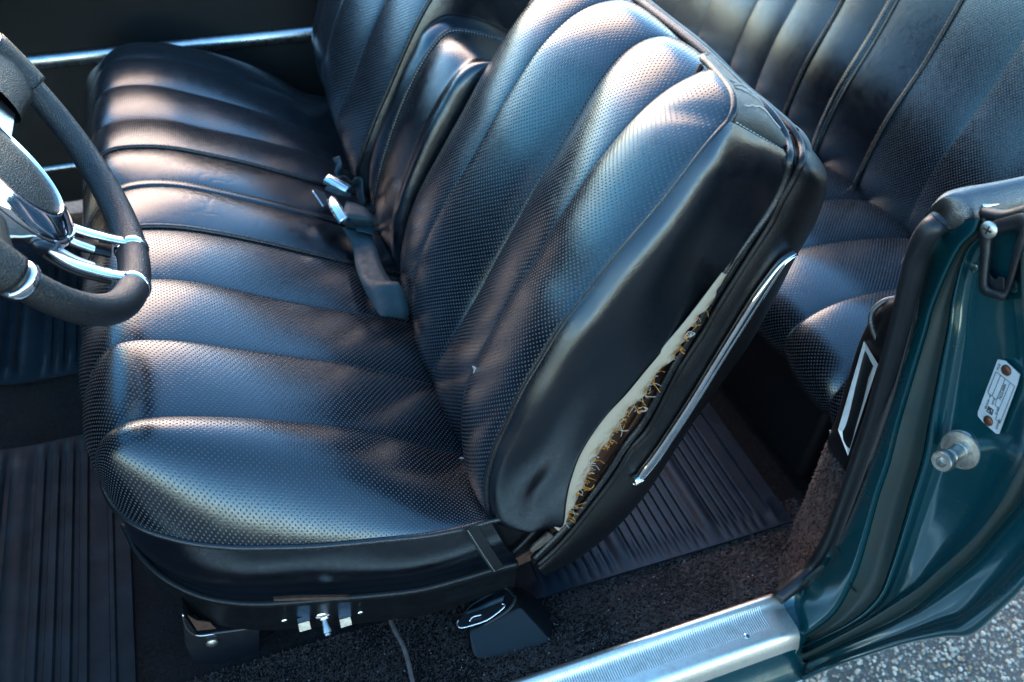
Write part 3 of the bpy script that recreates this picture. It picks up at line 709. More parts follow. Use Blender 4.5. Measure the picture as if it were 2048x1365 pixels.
# burlap strip hanging out of the tear
bi = [(1449, 548), (1384, 634), (1340, 687), (1296, 740), (1252, 793), (1208, 842), (1164, 908), (1142, 966), (1133, 1009), (1129, 1047), (1112, 1056)]
bo = [(1453, 546), (1425, 604), (1394, 644), (1366, 690), (1334, 735), (1290, 788), (1250, 845), (1205, 902), (1172, 955), (1150, 1010), (1122, 1062)]
bi3 = spl([at(x-5, y-3, y=.631) for x, y in bi], 120); bo3 = spl([at(x, y, y=.640) for x, y in bo], 120)
bo3 = bi3+(bo3-bi3)*.86
jag = np.interp(np.arange(120), np.arange(0, 120, 2), rng.normal(0, .0036, 60))+.004*np.sin(np.arange(120)*.23)*np.sin(np.arange(120)*.09)
bo3 = bo3+np.outer(jag*np.sin(np.linspace(0, math.pi, 120))**.4, (.8, 0, -.6))
bur = grid('burlap_strip', [bi3*(1-u)+bo3*u+np.array([0, -.004*math.sin(math.pi*u), 0]) for u in np.linspace(0, 1, 8)], 'burlap', dback, thick=.001)
V = []
for k in range(150):
    i = int(np.clip(rng.choice([22, 31, 47, 58, 66, 74, 88, 97, 109])+rng.normal(0, 3.2), 8, 117)); p = bo3[i]; L = rng.uniform(.002, .012)
    q = p+np.array([rng.normal(.5, .6), rng.normal(-.3, .5), rng.normal(-.4, .6)])*L; r_ = (p+q)/2+rng.normal(0, .0025, 3)
    V.append(spl([p-np.array([.001, 0, 0]), r_, q], 6))
for nm, sel, mt in (('frayed_thread', V[:105], 'rust_thread'), ('frayed_thread', V[105:], 'thread')):
    vv = []; ff = []
    for P in sel:
        k = len(vv)
        for j, p in enumerate(P):
            for a in range(3): vv.append(p+.00055*np.array([math.cos(a*2.1), .4*math.sin(a*2.1), math.sin(a*2.1)]))
        for j in range(5):
            for a in range(3): ff.append((k+j*3+a, k+j*3+(a+1) % 3, k+j*3+3+(a+1) % 3, k+j*3+3+a))
    pydata(nm, vv, ff, mt, bur)['kind'] = 'stuff'
for cx, cy in ((1283, 818), (1186, 918), (1376, 668)):
    for q in range(5):
        c = at(cx, cy, y=.634); a0 = rng.uniform(0, 6); rr = rng.uniform(.003, .008)
        tube('loose_thread', [c+np.array([rr*math.cos(a0+t), -.003*t*.3, rr*.7*math.sin(a0+t)])+rng.normal(0, .001, 3) for t in np.linspace(0, rng.uniform(2, 5), 7)], .0005, 'rust_thread' if q % 2 else 'thread', bur, segs=4)
# dark stuffing cavity behind the tear
cv = [at(x, y, y=.668) for x, y in ((1446, 556), (1470, 550), (1400, 670), (1330, 790), (1260, 900), (1200, 985), (1140, 1060), (1090, 1110), (1100, 1060), (1140, 990), (1180, 900), (1260, 790), (1350, 670))]
slab('cavity_board', cv, .01, 'cavity_brown', dback, direction=(0, 1, 0))
tube('cardboard_edge', [at(x, y, y=.660) for x, y in ((1366, 690), (1345, 735), (1318, 770), (1290, 800), (1276, 830), (1245, 880), (1225, 915), (1200, 950))], .0022, 'cavity_brown', dback)
# worn top gusset with stitches
gA = spl([at(1461, 243, x=.494)]+pt3[1:], 40)
gB = spl([at(x, y, x=xx) for x, y, xx in ((1563, 303, .580), (1574, 286, .583), (1560, 258, .583), (1533, 223, .582), (1490, 186, .580), (1455, 150, .578), (1430, 125, .575))], 40)
gt = np.clip(np.linspace(0, 1, 40)/.12, 0, 1)**.5
G = [gA*(1-u)+gB*u+np.outer(gt, [0, -.003, .008])*math.sin(math.pi*u) for u in np.linspace(0, 1, 14)]
gus = grid('top_gusset', G, 'worn_leather', dback)
gl = np.array([g[0] for g in G]); 
for d, mt in ((.0015, 'dark_thread'), (-.004, 'thread')): stitches('stitching', spl(gl, 40)+np.array([0, d-.004, .003]), mt, gus, L=.005, gap=.0015, w=.0008, up=(-.2, -.7, .7))
for q in range(5):
    k = rng.integers(4, 22); tube('crack', [G[j][min(39, k+int(2*math.sin(j*.7+q)))]+np.array([0, -.001, .001]) for j in range(2, 13)], .0007, 'thread', gus, segs=4)
# two welts and the back shell
W1 = [(1066, 1118, .652), (1100, 1085, .652), (1138, 1046, .652), (1176, 998, .652), (1214, 947, .652), (1250, 890, .652), (1288, 840, .652), (1338, 746, .652), (1382, 668, .652), (1423, 594, .652), (1451, 547, .653), (1478, 505, .653), (1515, 455, .654), (1542, 417, .655), (1562, 379, .656), (1574, 344, .657), (1578, 314, .660)]
W1T = [(1574, 284, .592), (1560, 254, .592), (1533, 219, .590), (1490, 182, .588), (1455, 148, .587), (1406, 103, .585), (1340, 50, .583), (1260, -10, .58)]
w13 = [at(x, y, y=yy) for x, y, yy in W1]+[at(x, y, x=xx) for x, y, xx in W1T]
tube('welt', w13, .0055, 'piping_vinyl', dback, n=180, segs=10)
W2 = [(1074, 1131), (1112, 1097), (1149, 1056), (1187, 1007), (1225, 958), (1262, 897), (1300, 852), (1350, 754), (1370, 720), (1408, 662), (1435, 614), (1463, 569), (1500, 511), (1541, 446), (1562, 402), (1590, 352), (1603, 322)]
W2T = [(1601, 292, .604), (1584, 262, .606), (1566, 243, .607), (1530, 212, .606), (1480, 170, .604), (1430, 118, .603), (1390, 82, .602), (1330, 35, .60), (1268, -15, .598)]
w23 = [at(x, y, y=.652) for x, y in W2]+[at(x, y, x=xx) for x, y, xx in W2T]
tube('welt', w23, .0048, 'shell_vinyl', dback, n=180, segs=10)
OU = [(1090, 1146), (1125, 1132), (1180, 1100), (1240, 1050), (1300, 980), (1345, 910), (1395, 835), (1440, 775), (1500, 690), (1550, 600), (1590, 520), (1630, 450), (1648, 400), (1655, 360), (1645, 330), (1622, 300)]
ou3 = [at(x, y, y=.668) for x, y in OU[:-2]]+[at(x, y, x=xx) for (x, y), xx in zip(OU[-2:], (.645, .628))]
ns = 110
wi = spl([at(x, y, y=.654) for x, y in W2]+[at(1601, 292, x=.604), at(1584, 262, x=.606)], ns); oo = spl(ou3, ns)
def off(P, d): return P+np.array(d)
G = [off(wi, (-.006, .012, 0)), wi*.97+oo*.03+np.array([0, -.002, 0]), wi*.8+oo*.2+np.array([0, -.009, 0]), wi*.5+oo*.5+np.array([0, -.012, 0]), wi*.2+oo*.8+np.array([0, -.009, 0]), wi*.05+oo*.95+np.array([0, -.004, 0]), oo+np.array([.003, .006, 0]), oo+np.array([.008, .03, 0]), oo+np.array([.012, .2, 0]), oo+np.array([.008, .45, 0]), oo+np.array([-.01, .49, 0]), oo+np.array([-.06, .49, 0])]
shell = grid('back_shell', G, 'shell_vinyl', dback); shell.modifiers.new('s', 'SUBSURF').render_levels = 1
tc = spl([at(x, y, x=xx) for x, y, xx in W2T[1:]], 40)
grid('shell_top', [off(tc, (-.012, 0, -.012)), off(tc, (-.004, -.002, .002)), off(tc, (.006, 0, .003)), off(tc, (.016, 0, -.006)), off(tc, (.022, .0, -.05))], 'shell_vinyl', shell)
# lifted, torn corner trim of the shell
lt = [at(1570, 249, x=.612), at(1588, 264, x=.612), at(1602, 285, x=.612), at(1609, 312, x=.612), at(1606, 340, x=.612), at(1594, 368, x=.604), at(1578, 392, x=.596)]
lt = spl(lt, 30); grid('torn_trim', [lt+np.array(d) for d in ((.002, .002, -.002), (-.003, -.004, .001), (.001, -.006, .003), (.008, -.004, .002), (.016, .004, -.006))], 'worn_leather', shell)
tube('corner_gap', [at(x, y, x=.602) for x, y in ((1580, 272), (1590, 292), (1594, 318), (1586, 350))], .004, 'cavity_brown', shell)
# chrome strip on the shell
CT = [(1268, 967), (1285, 950), (1320, 905), (1380, 815), (1440, 718), (1500, 622), (1540, 560), (1568, 522), (1592, 506)]
ct = spl([at(x, y, y=.641) for x, y in CT], 50); wd = np.r_[np.linspace(.4, 1, 4), np.ones(36), np.linspace(1, .25, 10)]
nv = np.array([.86, 0, -.5])
grid('chrome_strip', [ct+np.outer(wd*a, nv)+np.array([0, b, 0]) for a, b in ((-.0075, .004), (-.0075, -.002), (-.0045, -.0045), (-.001, -.003), (.0015, -.0045), (.005, -.0045), (.0075, -.001), (.0075, .006))], 'chrome', dback)
lathe('strip_end', [(.0078, -.004), (.0078, .003), (.006, .0052), (.001, .0055)], ct[1], (0, -1, 0), 'chrome', dback, 16)
# hinge hardware at the foot of the backrest
slab('hinge_plate', [at(x, y, y=.662) for x, y in ((985, 1140), (1060, 1104), (1085, 1075), (1104, 1068), (1118, 1078), (1090, 1105), (1062, 1122), (1004, 1148))], .006, 'rusty_brown', bench, bev=.0015, direction=(0, 1, 0))
slab('hinge_arm', [at(x, y, y=.650) for x, y in ((1060, 1103), (1070, 1092), (1098, 1068), (1108, 1074), (1088, 1092), (1064, 1108))], .006, 'rusty_grey', bench, bev=.002, direction=(0, 1, 0))
slab('hinge_cover', [at(x, y, y=.665) for x, y in ((985, 1045), (1062, 1040), (1110, 1040), (1076, 1082), (1000, 1140), (970, 1120))], .01, 'shell_vinyl', bench, bev=.003, direction=(0, 1, 0))
tube('hinge_cable', [at(x, y, y=.658) for x, y in ((990, 1122), (1030, 1100), (1065, 1065), (1080, 1046))], .0035, 'rubber', bench)
# loose fluff stuck in the crease
for L in (((932, 918), (936, 905), (934, 890), (931, 880)), ((917, 918), (926, 917), (935, 925), (939, 935)), ((945, 733), (951, 739), (947, 747))):
    tube('fluff', [at(x, y, y=.765) for x, y in L], [.0006+.0014*math.sin(3.1*k/14) for k in range(15)], 'white_fluff', dback, n=15, segs=5)

# ---- passenger backrest and centre armrest
pback = hull('backrest', [(x, y, z) for y in (1.41, 1.86) for x, z in ((.28, .22), (.28, .34), (.34, .52), (.42, .68), (.48, .75), (.58, .74), (.56, .62), (.48, .40), (.40, .2))], 'shell_vinyl', bench, .02)
pback['label'] = 'far passenger-side backrest'
PK = [(1.395, [(715, 356), (724, 310), (748, 244), (780, 169), (823, 70), (860, 0)]), (1.52, [(673, 249), (687, 206), (710, 150), (738, 75), (771, 0)]), (1.645, [(647, 155), (654, 108), (668, 56), (687, 0)])]
def pseam(y, P):
    e = P[-1]; a = P[0]
    return [np.array([a[0]+.02, y, a[2]-.08])]+P+[np.array([e[0]+.055, y, e[2]+.075]), np.array([.49, y, .755]), np.array([.54, y, .77]), np.array([.58, y, .755])]
PS = [pseam(y, Y(L, y)) for y, L in PK]
PS.append([p+np.array([.003, .125, 0]) for p in PS[2]]); PS.append([p+np.array([.02, .10, 0]) for p in PS[3]])
pleats(PS, 'perforated_leather', pback, (-.9, 0, .4), h=.007, pw=.75, nt=60, seed=8)
for s_ in PS[1:3]: stitches('stitching', spl(s_, 80)+np.array([-.0012, 0, .0008]), 'dark_thread', pback, up=(-.8, 0, .5))
tube('piping', spl(PS[0], 70), .0045, 'piping_vinyl', pback, raw=True)
pw_ = spl(PS[0], 60); grid('side_panel', [pw_+np.array(d) for d in ((0, -.001, 0), (.02, -.010, -.004), (.08, -.010, -.02), (.16, .0, -.05))], 'smooth_leather', pback)
# centre armrest, upright between the backrests
AR = [(734, 347), (748, 281), (771, 220), (799, 150), (823, 103), (841, 66), (865, 42), (888, 30), (916, 28)]
ar = Y(AR, 1.385)
ar = [ar[0]+np.array([.006, 0, -.08])]+ar+[np.array([.47, 1.385, .618]), np.array([.52, 1.385, .59])]
ar = spl(ar, 60)
st = Y([(748, 403), (762, 338), (780, 277), (804, 211), (832, 150), (860, 103), (888, 70), (916, 61), (968, 70)], 1.335)
st = spl([st[0]+np.array([0, 0, -.03])]+st+[np.array([.52, 1.335, .588])], 60)
arm = hull('armrest', [(x, y, z) for y in (1.19, 1.37) for x, z in ((.30, .25), (.32, .40), (.38, .54), (.44, .585), (.52, .56), (.50, .40), (.42, .25))], 'smooth_leather', bench, .015)
arm['label'] = 'smooth centre armrest folded up between the backrests'
n2 = np.array([-.8, 0, .6])
st2 = st.copy(); st2[:, 1] = 1.215
ar2 = ar.copy(); ar2[:, 1] = 1.175
G = [ar+np.array([.05, .006, -.03]), ar]+[ar*(1-u)+st*u+n2*.006*math.sin(math.pi*u) for u in (.25, .5, .75)]+[st]+[st*(1-u)+st2*u+n2*.008*math.sin(math.pi*u) for u in np.linspace(.08, .92, 8)]+[st2]+[st2*(1-u)+ar2*u+n2*.006*math.sin(math.pi*u) for u in (.25, .5, .75)]+[ar2, ar2+np.array([.05, -.004, -.03])]
grid('armrest_cover', G, 'smooth_leather', arm).modifiers.new('s', 'SUBSURF').render_levels = 1
tube('piping', st+n2*.002, .0035, 'piping_vinyl', arm, raw=True)
stitches('stitching', st+n2*.003+np.array([0, -.006, 0]), 'thread', arm, up=(-.8, 0, .6))


# ================================================================== REAR SEAT
rear = thing('rear_bench_seat', 'dark pleated rear bench seat behind the front backrest', 'car seat')
XC, ZC, RK = 1.185, .305, .26
def rbp(px, py): return atp(px, py, (XC, 0, ZC), (1, 0, -RK))
RB = [[(2110, 10), (2048, 86), (1990, 156), (1944, 230), (1905, 296), (1866, 359), (1835, 421), (1824, 452)],
      [(1936, 0), (1909, 39), (1866, 101), (1827, 164), (1796, 214), (1764, 265), (1741, 320), (1733, 351)],
      [(1796, 0), (1749, 66), (1710, 129), (1675, 195), (1655, 242), (1647, 281), (1645, 308)],
      [(1690, 0), (1663, 43), (1632, 94), (1608, 148), (1589, 195), (1581, 234), (1576, 258)],
      [(1597, 0), (1562, 70), (1538, 117), (1519, 179), (1510, 215)],
      [(1531, 0), (1499, 62), (1468, 125), (1450, 165)],
      [(1429, 0), (1406, 66), (1395, 100)]]
rback = hull('backrest', [(x, y, z) for y in (.72, 2.0) for x, z in ((XC+.04, .2), (XC+.04, .3), (XC+.14, .6), (XC+.2, .76), (XC+.3, .76), (XC+.25, .2))], 'shell_vinyl', rear, .02)
rs = []
for L in RB:
    P = [rbp(*p) for p in L][::-1]; y = float(np.mean([p[1] for p in P]))
    rs.append(y)
def rprof(y):
    zz = np.array([.22, .27, ZC, .36, .45, .55, .66, .74, .78, .79, .77])
    xx = XC+(zz-ZC)*RK; xx[0] += .04; xx[1] += .012; xx[-3] += .012; xx[-2] += .05; xx[-1] += .10
    xx -= .018*np.exp(-((zz-.42)/.09)**2)
    return [np.array([x, y, z]) for x, z in zip(xx, zz)]
ysr = [rs[0]-.29, rs[0]-.145]+rs
R0 = [rprof(y) for y in ysr]
pleats(R0[:4], 'perforated_leather', rback, (-.9, 0, .4), h=.0035, pw=.85, nt=50, seed=11)
op, SR = pleats(R0[3:6], 'smooth_leather', rback, (-.9, 0, .4), h=.0035, pw=.85, nt=50, seed=12, name='smooth_panel')
pleats(R0[5:]+[rprof(rs[-1]+.13), rprof(rs[-1]+.26)], 'perforated_leather', rback, (-.9, 0, .4), h=.0035, pw=.85, nt=50, seed=13)
for k in (2, 3, 6, 7): stitches('stitching', spl(R0[k], 90)+np.array([-.002, 0, .001]), 'dark_thread', rback, up=(-.9, 0, .3))
c = SR[1]+np.array([-.005, 0, .002]); wv = np.array([0, .010, 0])
grid('welt_strip', [c-wv*1.1+np.array([.005, 0, 0]), c-wv, c-wv*.5-np.array([.0015, 0, 0]), c+wv*.5-np.array([.0015, 0, 0]), c+wv, c+wv*1.1+np.array([.005, 0, 0])], 'smooth_leather', rback)
for s_ in (-1, 1): stitches('stitching', c+wv*s_*.7+np.array([-.002, 0, 0]), 'thread', rback, up=(-1, 0, .3))
tube('piping', spl(R0[3], 60)+np.array([-.002, 0, 0]), .004, 'piping_vinyl', rback, raw=True)
tube('piping', spl(R0[5], 60)+np.array([-.002, 0, 0]), .004, 'piping_vinyl', rback, raw=True)
lathe('belt_hook', [(.004, 0), (.004, .012), (.002, .014)], rbp(1397, 78)+np.array([-.02, 0, 0]), (-.3, -.2, 1), 'chrome', rback, 12)
# rear cushion
rcush = hull('cushion', [(x, y, z) for y in (.70, 1.98) for x, z in ((.83, .02), (.84, .22), (.90, .26), (1.16, .24), (1.2, .02))], 'shell_vinyl', rear, .02)
def rcp(y, k):
    e = .012*k
    return [np.array(p) for p in ((.835-e*0, y, .215), (.815, y, .245), (.822, y, .282), (.862, y, .312), (.93, y, .326), (1.02, y, .321), (1.12, y, .308), (1.19, y, .29), (1.215, y, .26))]
ycs = [.60, .695, .82, .965, 1.10, 1.25, 1.40, 1.54, 1.68, 1.84, 1.98]
RCS = [rcp(y, 0) for y in ycs]
for k, d in ((0, (.03, 0, -.085)), (1, (.006, 0, -.022))): RCS[k] = [p+np.array(d) for p in RCS[k]]
o, SQ = pleats(RCS, 'perforated_leather', rcush, (0, 0, 1), h=.011, pw=.75, nt=60, seed=14)
fp = [at(1540, 598, z=.25), at(1565, 628, z=.25), at(1590, 655, z=.25), at(1615, 680, z=.25), at(1640, 702, z=.25), at(1668, 722, z=.25), at(1700, 738, z=.25), at(1730, 748, z=.25)]
fx = float(np.mean([p[0] for p in fp[:4]]))
tube('piping', [np.array([fx, y, .25]) for y in (1.9, 1.5, 1.2)]+fp, .003, 'piping_vinyl', rcush, n=80)
grid('seat_riser', [[(fx+.004, y, z) for y in np.linspace(.62, 1.95, 8)] for z in (.25, .18, .1, .0)], 'shell_vinyl', rcush)

# ================================================================== FAR DOOR
door = thing('passenger_door', 'dark far passenger door panel with a bright chrome strip', 'car door')
dp = [(2.02, .02), (2.03, .20), (2.05, .33), (2.052, .37), (2.06, .46), (2.055, .56), (2.05, .66), (2.03, .70), (2.04, .735), (2.10, .75), (2.18, .74)]
pan = grid('door_panel', [[(x, y, z) for x in np.linspace(-.75, .75, 20)] for y, z in dp], 'door_vinyl', door); pan.modifiers.new('s', 'SUBSURF').render_levels = 1
cs = [np.array([x, 2.043, .358]) for x in np.linspace(-.6, .7, 12)]; cs = np.array(cs)
grid('chrome_strip', [cs+np.array(d) for d in ((0, .004, .017), (0, -.004, .015), (0, -.008, .007), (0, -.008, -.008), (0, -.003, -.014), (0, .004, -.015))], 'brushed_metal', door)
cs2 = np.array([[x, 2.018, .115] for x in np.linspace(-.6, .7, 8)])
grid('lower_moulding', [cs2+np.array(d) for d in ((0, .004, .006), (0, -.005, .004), (0, -.005, -.004), (0, .004, -.006))], 'brushed_metal', door)
ap_ = np.array([[x, 2.04, .585] for x in np.linspace(-.75, -.02, 12)])
grid('arm_rest', [ap_+np.array(d) for d in ((0, .01, -.05), (0, -.03, -.05), (0, -.05, -.035), (0, -.055, -.01), (0, -.045, .008), (0, .01, .012))], 'pad_vinyl', door)
lathe('crank_knob', [(.012, 0), (.012, .02), (.009, .025), (.002, .026)], (.02, 2.0, .70), (0, -1, .2), 'satin_grey', door, 16)

# ================================================================== DASH + STEERING WHEEL
dash = thing('dashboard', 'black padded dashboard ahead of the steering wheel', 'dashboard')
dpz = [(-.62, .45), (-.60, .52), (-.57, .56), (-.575, .66), (-.56, .72), (-.57, .775), (-.62, .80), (-.80, .81), (-.98, .80), (-1.0, .3)]
dg = grid('dash_panel', [[(x, y, z) for y in np.linspace(.62, 1.98, 16)] for x, z in dpz], 'pad_vinyl', dash); dg.modifiers.new('s', 'SUBSURF').render_levels = 1
grid('kick_panel', [[(-.98, y, z) for y in (.62, 1.98)] for z in (-.0, .45)], 'carpet', dash)

# windscreen and its frame, standing above the dashboard just out of the picture
bb = NB('tinted_glass'); tn = bb.t; tn.nodes.remove(bb.b); outn = tn.nodes['Material Output']
trn = bb.n('BsdfTransparent'); trn.inputs[0].default_value = (.50, .80, .86, 1); gln = bb.n('BsdfGlossy'); gln.inputs['Roughness'].default_value = .02
fr_ = bb.n('Fresnel'); fr_.inputs[0].default_value = 1.5; mx = bb.n('MixShader'); tn.links.new(fr_.outputs[0], mx.inputs[0]); tn.links.new(trn.outputs[0], mx.inputs[1]); tn.links.new(gln.outputs[0], mx.inputs[2]); tn.links.new(mx.outputs[0], outn.inputs[0])
scr = thing('windscreen', 'tinted windscreen in a dark frame above the dashboard', 'windscreen')
wl = lambda y, k: np.array([-.78+.42*k-.10*(1-((y-1.29)/.69)**2)*(1-k*.6), y, .80+.42*k])
grid('pane', [[wl(y, k) for y in np.linspace(.62, 1.97, 14)] for k in (0, .33, .66, 1)], 'tinted_glass', scr)
tube('header', [wl(y, 1.0) for y in np.linspace(.60, 1.99, 10)], .024, 'black_paint', scr)
for y in (.60, 1.99): tube('pillar', [wl(y, k) for k in (0, .5, 1)], .022, 'black_paint', scr)

WCN = np.array([-.209, .905, .736]); wa = .462; WR = .196
wn = np.array([math.cos(wa), 0, math.sin(wa)]); we1 = np.cross([0, 1., 0], wn); we2 = np.array([0, 1., 0])
wheel = thing('steering_wheel', 'black leather steering wheel with polished chrome spokes and oval horn pad', 'steering wheel')
def wp(a, b, d=0): return WCN+we1*a+we2*b+wn*d
th = np.linspace(0, 2*math.pi, 120, endpoint=False)
def wring(t): return wp(WR*math.cos(t), WR*math.sin(t))
rr = .0168+.0016*np.cos(2*th)
rim = tube('rim', [wring(t) for t in th], rr, 'wheel_leather', wheel, raw=True, closed=True, segs=20)
def collar(deg, w=.011, parent=rim):
    t0 = math.radians(deg); dt = w/WR
    P = [wring(t) for t in np.linspace(t0-dt/2, t0+dt/2, 7)]
    return tube('chrome_collar', P, [.0186, .0195, .0199, .02, .0199, .0195, .0186], 'chrome', parent, raw=True, segs=24)
for dg_ in (10.5, -12.5, -78, 100): collar(dg_)
# rim grips at the side spokes are thicker
for sgn in (1, -1):
    t = math.radians(90*sgn)
    P = [wring(t+d) for d in np.linspace(-.155, .155, 15)]
    tube('grip_sleeve', P, [.0205]*15, 'wheel_leather', rim, raw=True, segs=20)
# lower double-bar spoke
def bar(name, pts, w, h, mat, parent):
    P = spl(pts, 24); T = np.gradient(P, axis=0); T /= np.linalg.norm(T, axis=1)[:, None]
    S_ = np.cross(T, wn); S_ /= np.linalg.norm(S_, axis=1)[:, None]; N_ = np.cross(S_, T)
    ring_ = [(-1, -.6), (-1, .5), (-.75, .9), (0, 1), (.75, .9), (1, .5), (1, -.6), (0, -.9)]
    G = np.array([P+S_*(a*w)+N_*(b*h) for a, b in ring_])
    o = grid(name, G, mat, parent, closed_u=True); return o
for s_, e_ in ((.034, 10.5), (-.034, -12.5)):
    a = math.radians(e_)
    sp_ = bar('spoke', [wp(.055, s_*.85, -.028), wp(.085, s_*.95, -.034), wp(.125, s_*1.05, -.030), wp(.160, s_*1.08, -.012), wp((WR-.012)*math.cos(a), (WR-.012)*math.sin(a), .006)], .0082, .0034, 'chrome', wheel)
    bar('inner_bar', [wp(.07, s_*.40, -.036), wp(.10, s_*.46, -.040), wp(.135, s_*.52, -.034), wp(.158, s_*.54, -.024)], .0062, .0038, 'brushed_metal', sp_)
    bar('spoke_web', [wp(.06, s_*.62, -.042), wp(.10, s_*.70, -.046), wp(.14, s_*.76, -.038), wp(.176, s_*.8, -.016)], .011, .003, 'black_plastic', sp_)
# side spokes: flat plates with leather ends
for sgn in (1, -1):
    pl_ = slab('spoke_plate', [wp(-.040, sgn*.03, -.030), wp(.030, sgn*.03, -.030), wp(.030, sgn*.085, -.024), wp(.022, sgn*.118, -.012), wp(-.036, sgn*.118, -.012), wp(-.045, sgn*.085, -.024)], .004, 'brushed_metal', wheel, bev=.0012, direction=wn)
    G = []
    for q in np.linspace(0, 1, 12):
        b_ = sgn*(.112+.072*q); hw = .034+.010*q**2-.020*max(0, q-.8)/.2; cd_ = -.014+.012*q; G.append([wp(hw*math.cos(v)*1.0-.004, b_, cd_+.011*math.sin(v)+.004) for v in np.linspace(0, 2*math.pi, 20)])
    grid('leather_spoke', G, 'wheel_leather', wheel)
# hub and horn pad
def oval(c1, a, b, d, n=48): return np.array([wp(c1+a*math.cos(t), b*math.sin(t), d) for t in np.linspace(0, 2*math.pi, n)])
HC = .022
hub = grid('hub', [oval(HC, .02, .02, -.09), oval(HC+.004, .066, .052, -.085), oval(HC+.008, .082, .062, -.062), oval(HC+.010, .088, .066, -.048), oval(HC+.010, .091, .068, -.034), oval(HC+.010, .0915, .0685, -.022), oval(HC+.009, .0895, .067, -.0155), oval(HC+.006, .084, .0625, -.0115), oval(HC+.002, .0755, .056, -.0065), oval(HC, .0715, .0525, -.0045), oval(HC, .068, .049, -.003), oval(HC, .0665, .0475, -.006)], 'chrome', wheel)
grid('horn_pad', [oval(HC, .0668, .0478, -.008)]+[oval(HC, .0668*k, .0478*k, -.006+.007*(1-k*k)) for k in (.985, .93, .8, .6, .35, .01)], 'wheel_leather', hub)
em = wp(HC+.0880, -.020, -.024); en = wn*.5+we1*.85-we2*.2
emb = lathe('emblem', [(.0065, 0), (.0065, .001), (.0055, .0016), (.0052, .0008), (.001, .0008)], em, en, 'chrome', hub, 20)
a_, b_, n_ = frame(en)
for k in (-1, 0, 1):
    c = em+n_*.001+a_*k*.0026
    slab('emblem_bar', [c-b_*.004-a_*.0007, c-b_*.004+a_*.0007, c+b_*.004+a_*.002, c+b_*.004+a_*.0006], .0006, 'brushed_metal', emb, direction=n_)
lathe('column', [(.028, 0), (.032, .05), (.036, .10), (.038, .35)], wp(HC*.3, 0, -.085), -wn, 'black_plastic', wheel, 20)

# ================================================================== FLOOR MATS
def ribmat(name, x0, x1, y0, y1, z, label, ribs, border=.03, amp=.0035, mat='mat_rubber', ny=24):
    xs_ = []; zs_ = []
    def add(x, dz): xs_.append(x); zs_.append(dz)
    add(x0, -.004); add(x0+.0005, 0); add(x0+border*.45, .0); add(x0+border*.5, amp); add(x0+border*.62, amp); add(x0+border*.68, -.001); add(x0+border, -.001)
    for a, w_ in ribs:
        if x0+border < a and a+w_ < x1-border:
            add(a, -.001); add(a+w_*.16, amp*.85); add(a+w_*.5, amp); add(a+w_*.84, amp*.85); add(a+w_, -.001)
    add(x1-border, -.001); add(x1-border*.68, -.001); add(x1-border*.62, amp); add(x1-border*.5, amp); add(x1-border*.45, 0); add(x1-.0005, 0); add(x1, -.004)
    rows = []
    yy = [y0, y0+.0005]+list(np.linspace(y0+.006, y1-.006, ny))+[y1-.0005, y1]
    for y in yy:
        k = 0 if y < y0+.004 or y > y1-.004 else 1
        fl = np.clip(min(y-y0, y1-y)/.03-.35, 0, 1)
        rows.append([(x, y, z(x, y)+.003+(dz*fl if dz > -.002 else dz)-(.004 if k == 0 and (y in (y0, y1)) else 0)) for x, dz in zip(xs_, zs_)])
    o = grid(name, rows, mat); es_ = o.modifiers.new('e', 'EDGE_SPLIT'); es_.split_angle = math.radians(50)
    return tag(o, label, 'floor mat')
rz = lambda x, y: .014+.05*max(0, (x-.60)/.18)**2*0+.003*math.sin(9*y+x*7)+.02*max(0, y-.85)
rib_r = []; x = .30; k = 0
while x < .80:
    w_ = .0125 if k % 9 else .026; rib_r.append((x, w_)); x += w_+.0042; k += 1
ribmat('rear_floor_mat', .26, .785, .640, 1.06, rz, 'ribbed dark blue-black rubber mat in the rear footwell', rib_r, border=.045, mat='mat_rubber_smooth')
fz = lambda x, y: .004+.10*max(0, (-.42-x)/.3)**1.5
rib_f = []; x = -.72; k = 0
while x < -.28:
    w_ = (.016, .016, .016, .016, .016, .034)[k % 6]; rib_f.append((x, w_)); x += w_+.007; k += 1
ribmat('front_floor_mat', -.75, -.262, .60, 1.225, fz, 'ribbed rubber mat on the driver floor at lower left', rib_f, border=.05, amp=.0055)
ribmat('front_floor_mat', -.75, -.262, 1.40, 1.92, fz, 'rubber mat on the far passenger floor behind the steering wheel', rib_f, border=.05)
# carpet seam
cz = spl([at(x, y, z=z) for x, y, z in ((778, 1232, .03), (790, 1262, .035), (805, 1290, .042), (815, 1320, .046), (826, 1368, .05))], 30)
tube('carpet_seam', cz, .0032, 'carpet_fibre', fc, raw=True)

# ================================================================== SEAT BELT RETRACTOR COVER
ret = thing('belt_retractor', 'black plastic seat belt retractor cover on the sill carpet', 'belt retractor')
def rq(px, py, **k): return at(px, py, **k)
base = [rq(x, y, z=.035) for x, y in ((934, 1268), (942, 1308), (956, 1322), (1000, 1318), (1085, 1298), (1106, 1286), (1108, 1256), (1098, 1228), (1078, 1200), (1058, 1182), (1030, 1172))]
top = [rq(938, 1266, y=.602), rq(985, 1256, y=.600), rq(1036, 1224, y=.603), rq(1042, 1216, y=.606), rq(1030, 1190, y=.632), rq(1016, 1174, y=.645), rq(1008, 1175, y=.648), rq(942, 1214, y=.642), rq(934, 1226, y=.630)]
rbody = hull('cover', base+top, 'black_plastic', ret, .006)
T1, T2, T4 = rq(1014, 1173, y=.646), rq(942, 1214, y=.642), rq(1040, 1218, y=.605)
tn_ = np.cross(T2-T1, T4-T1)
def tf(px, py, d):
    p = atp(px, py, T1, tn_); v = CAM-p; return p+v/np.linalg.norm(v)*d
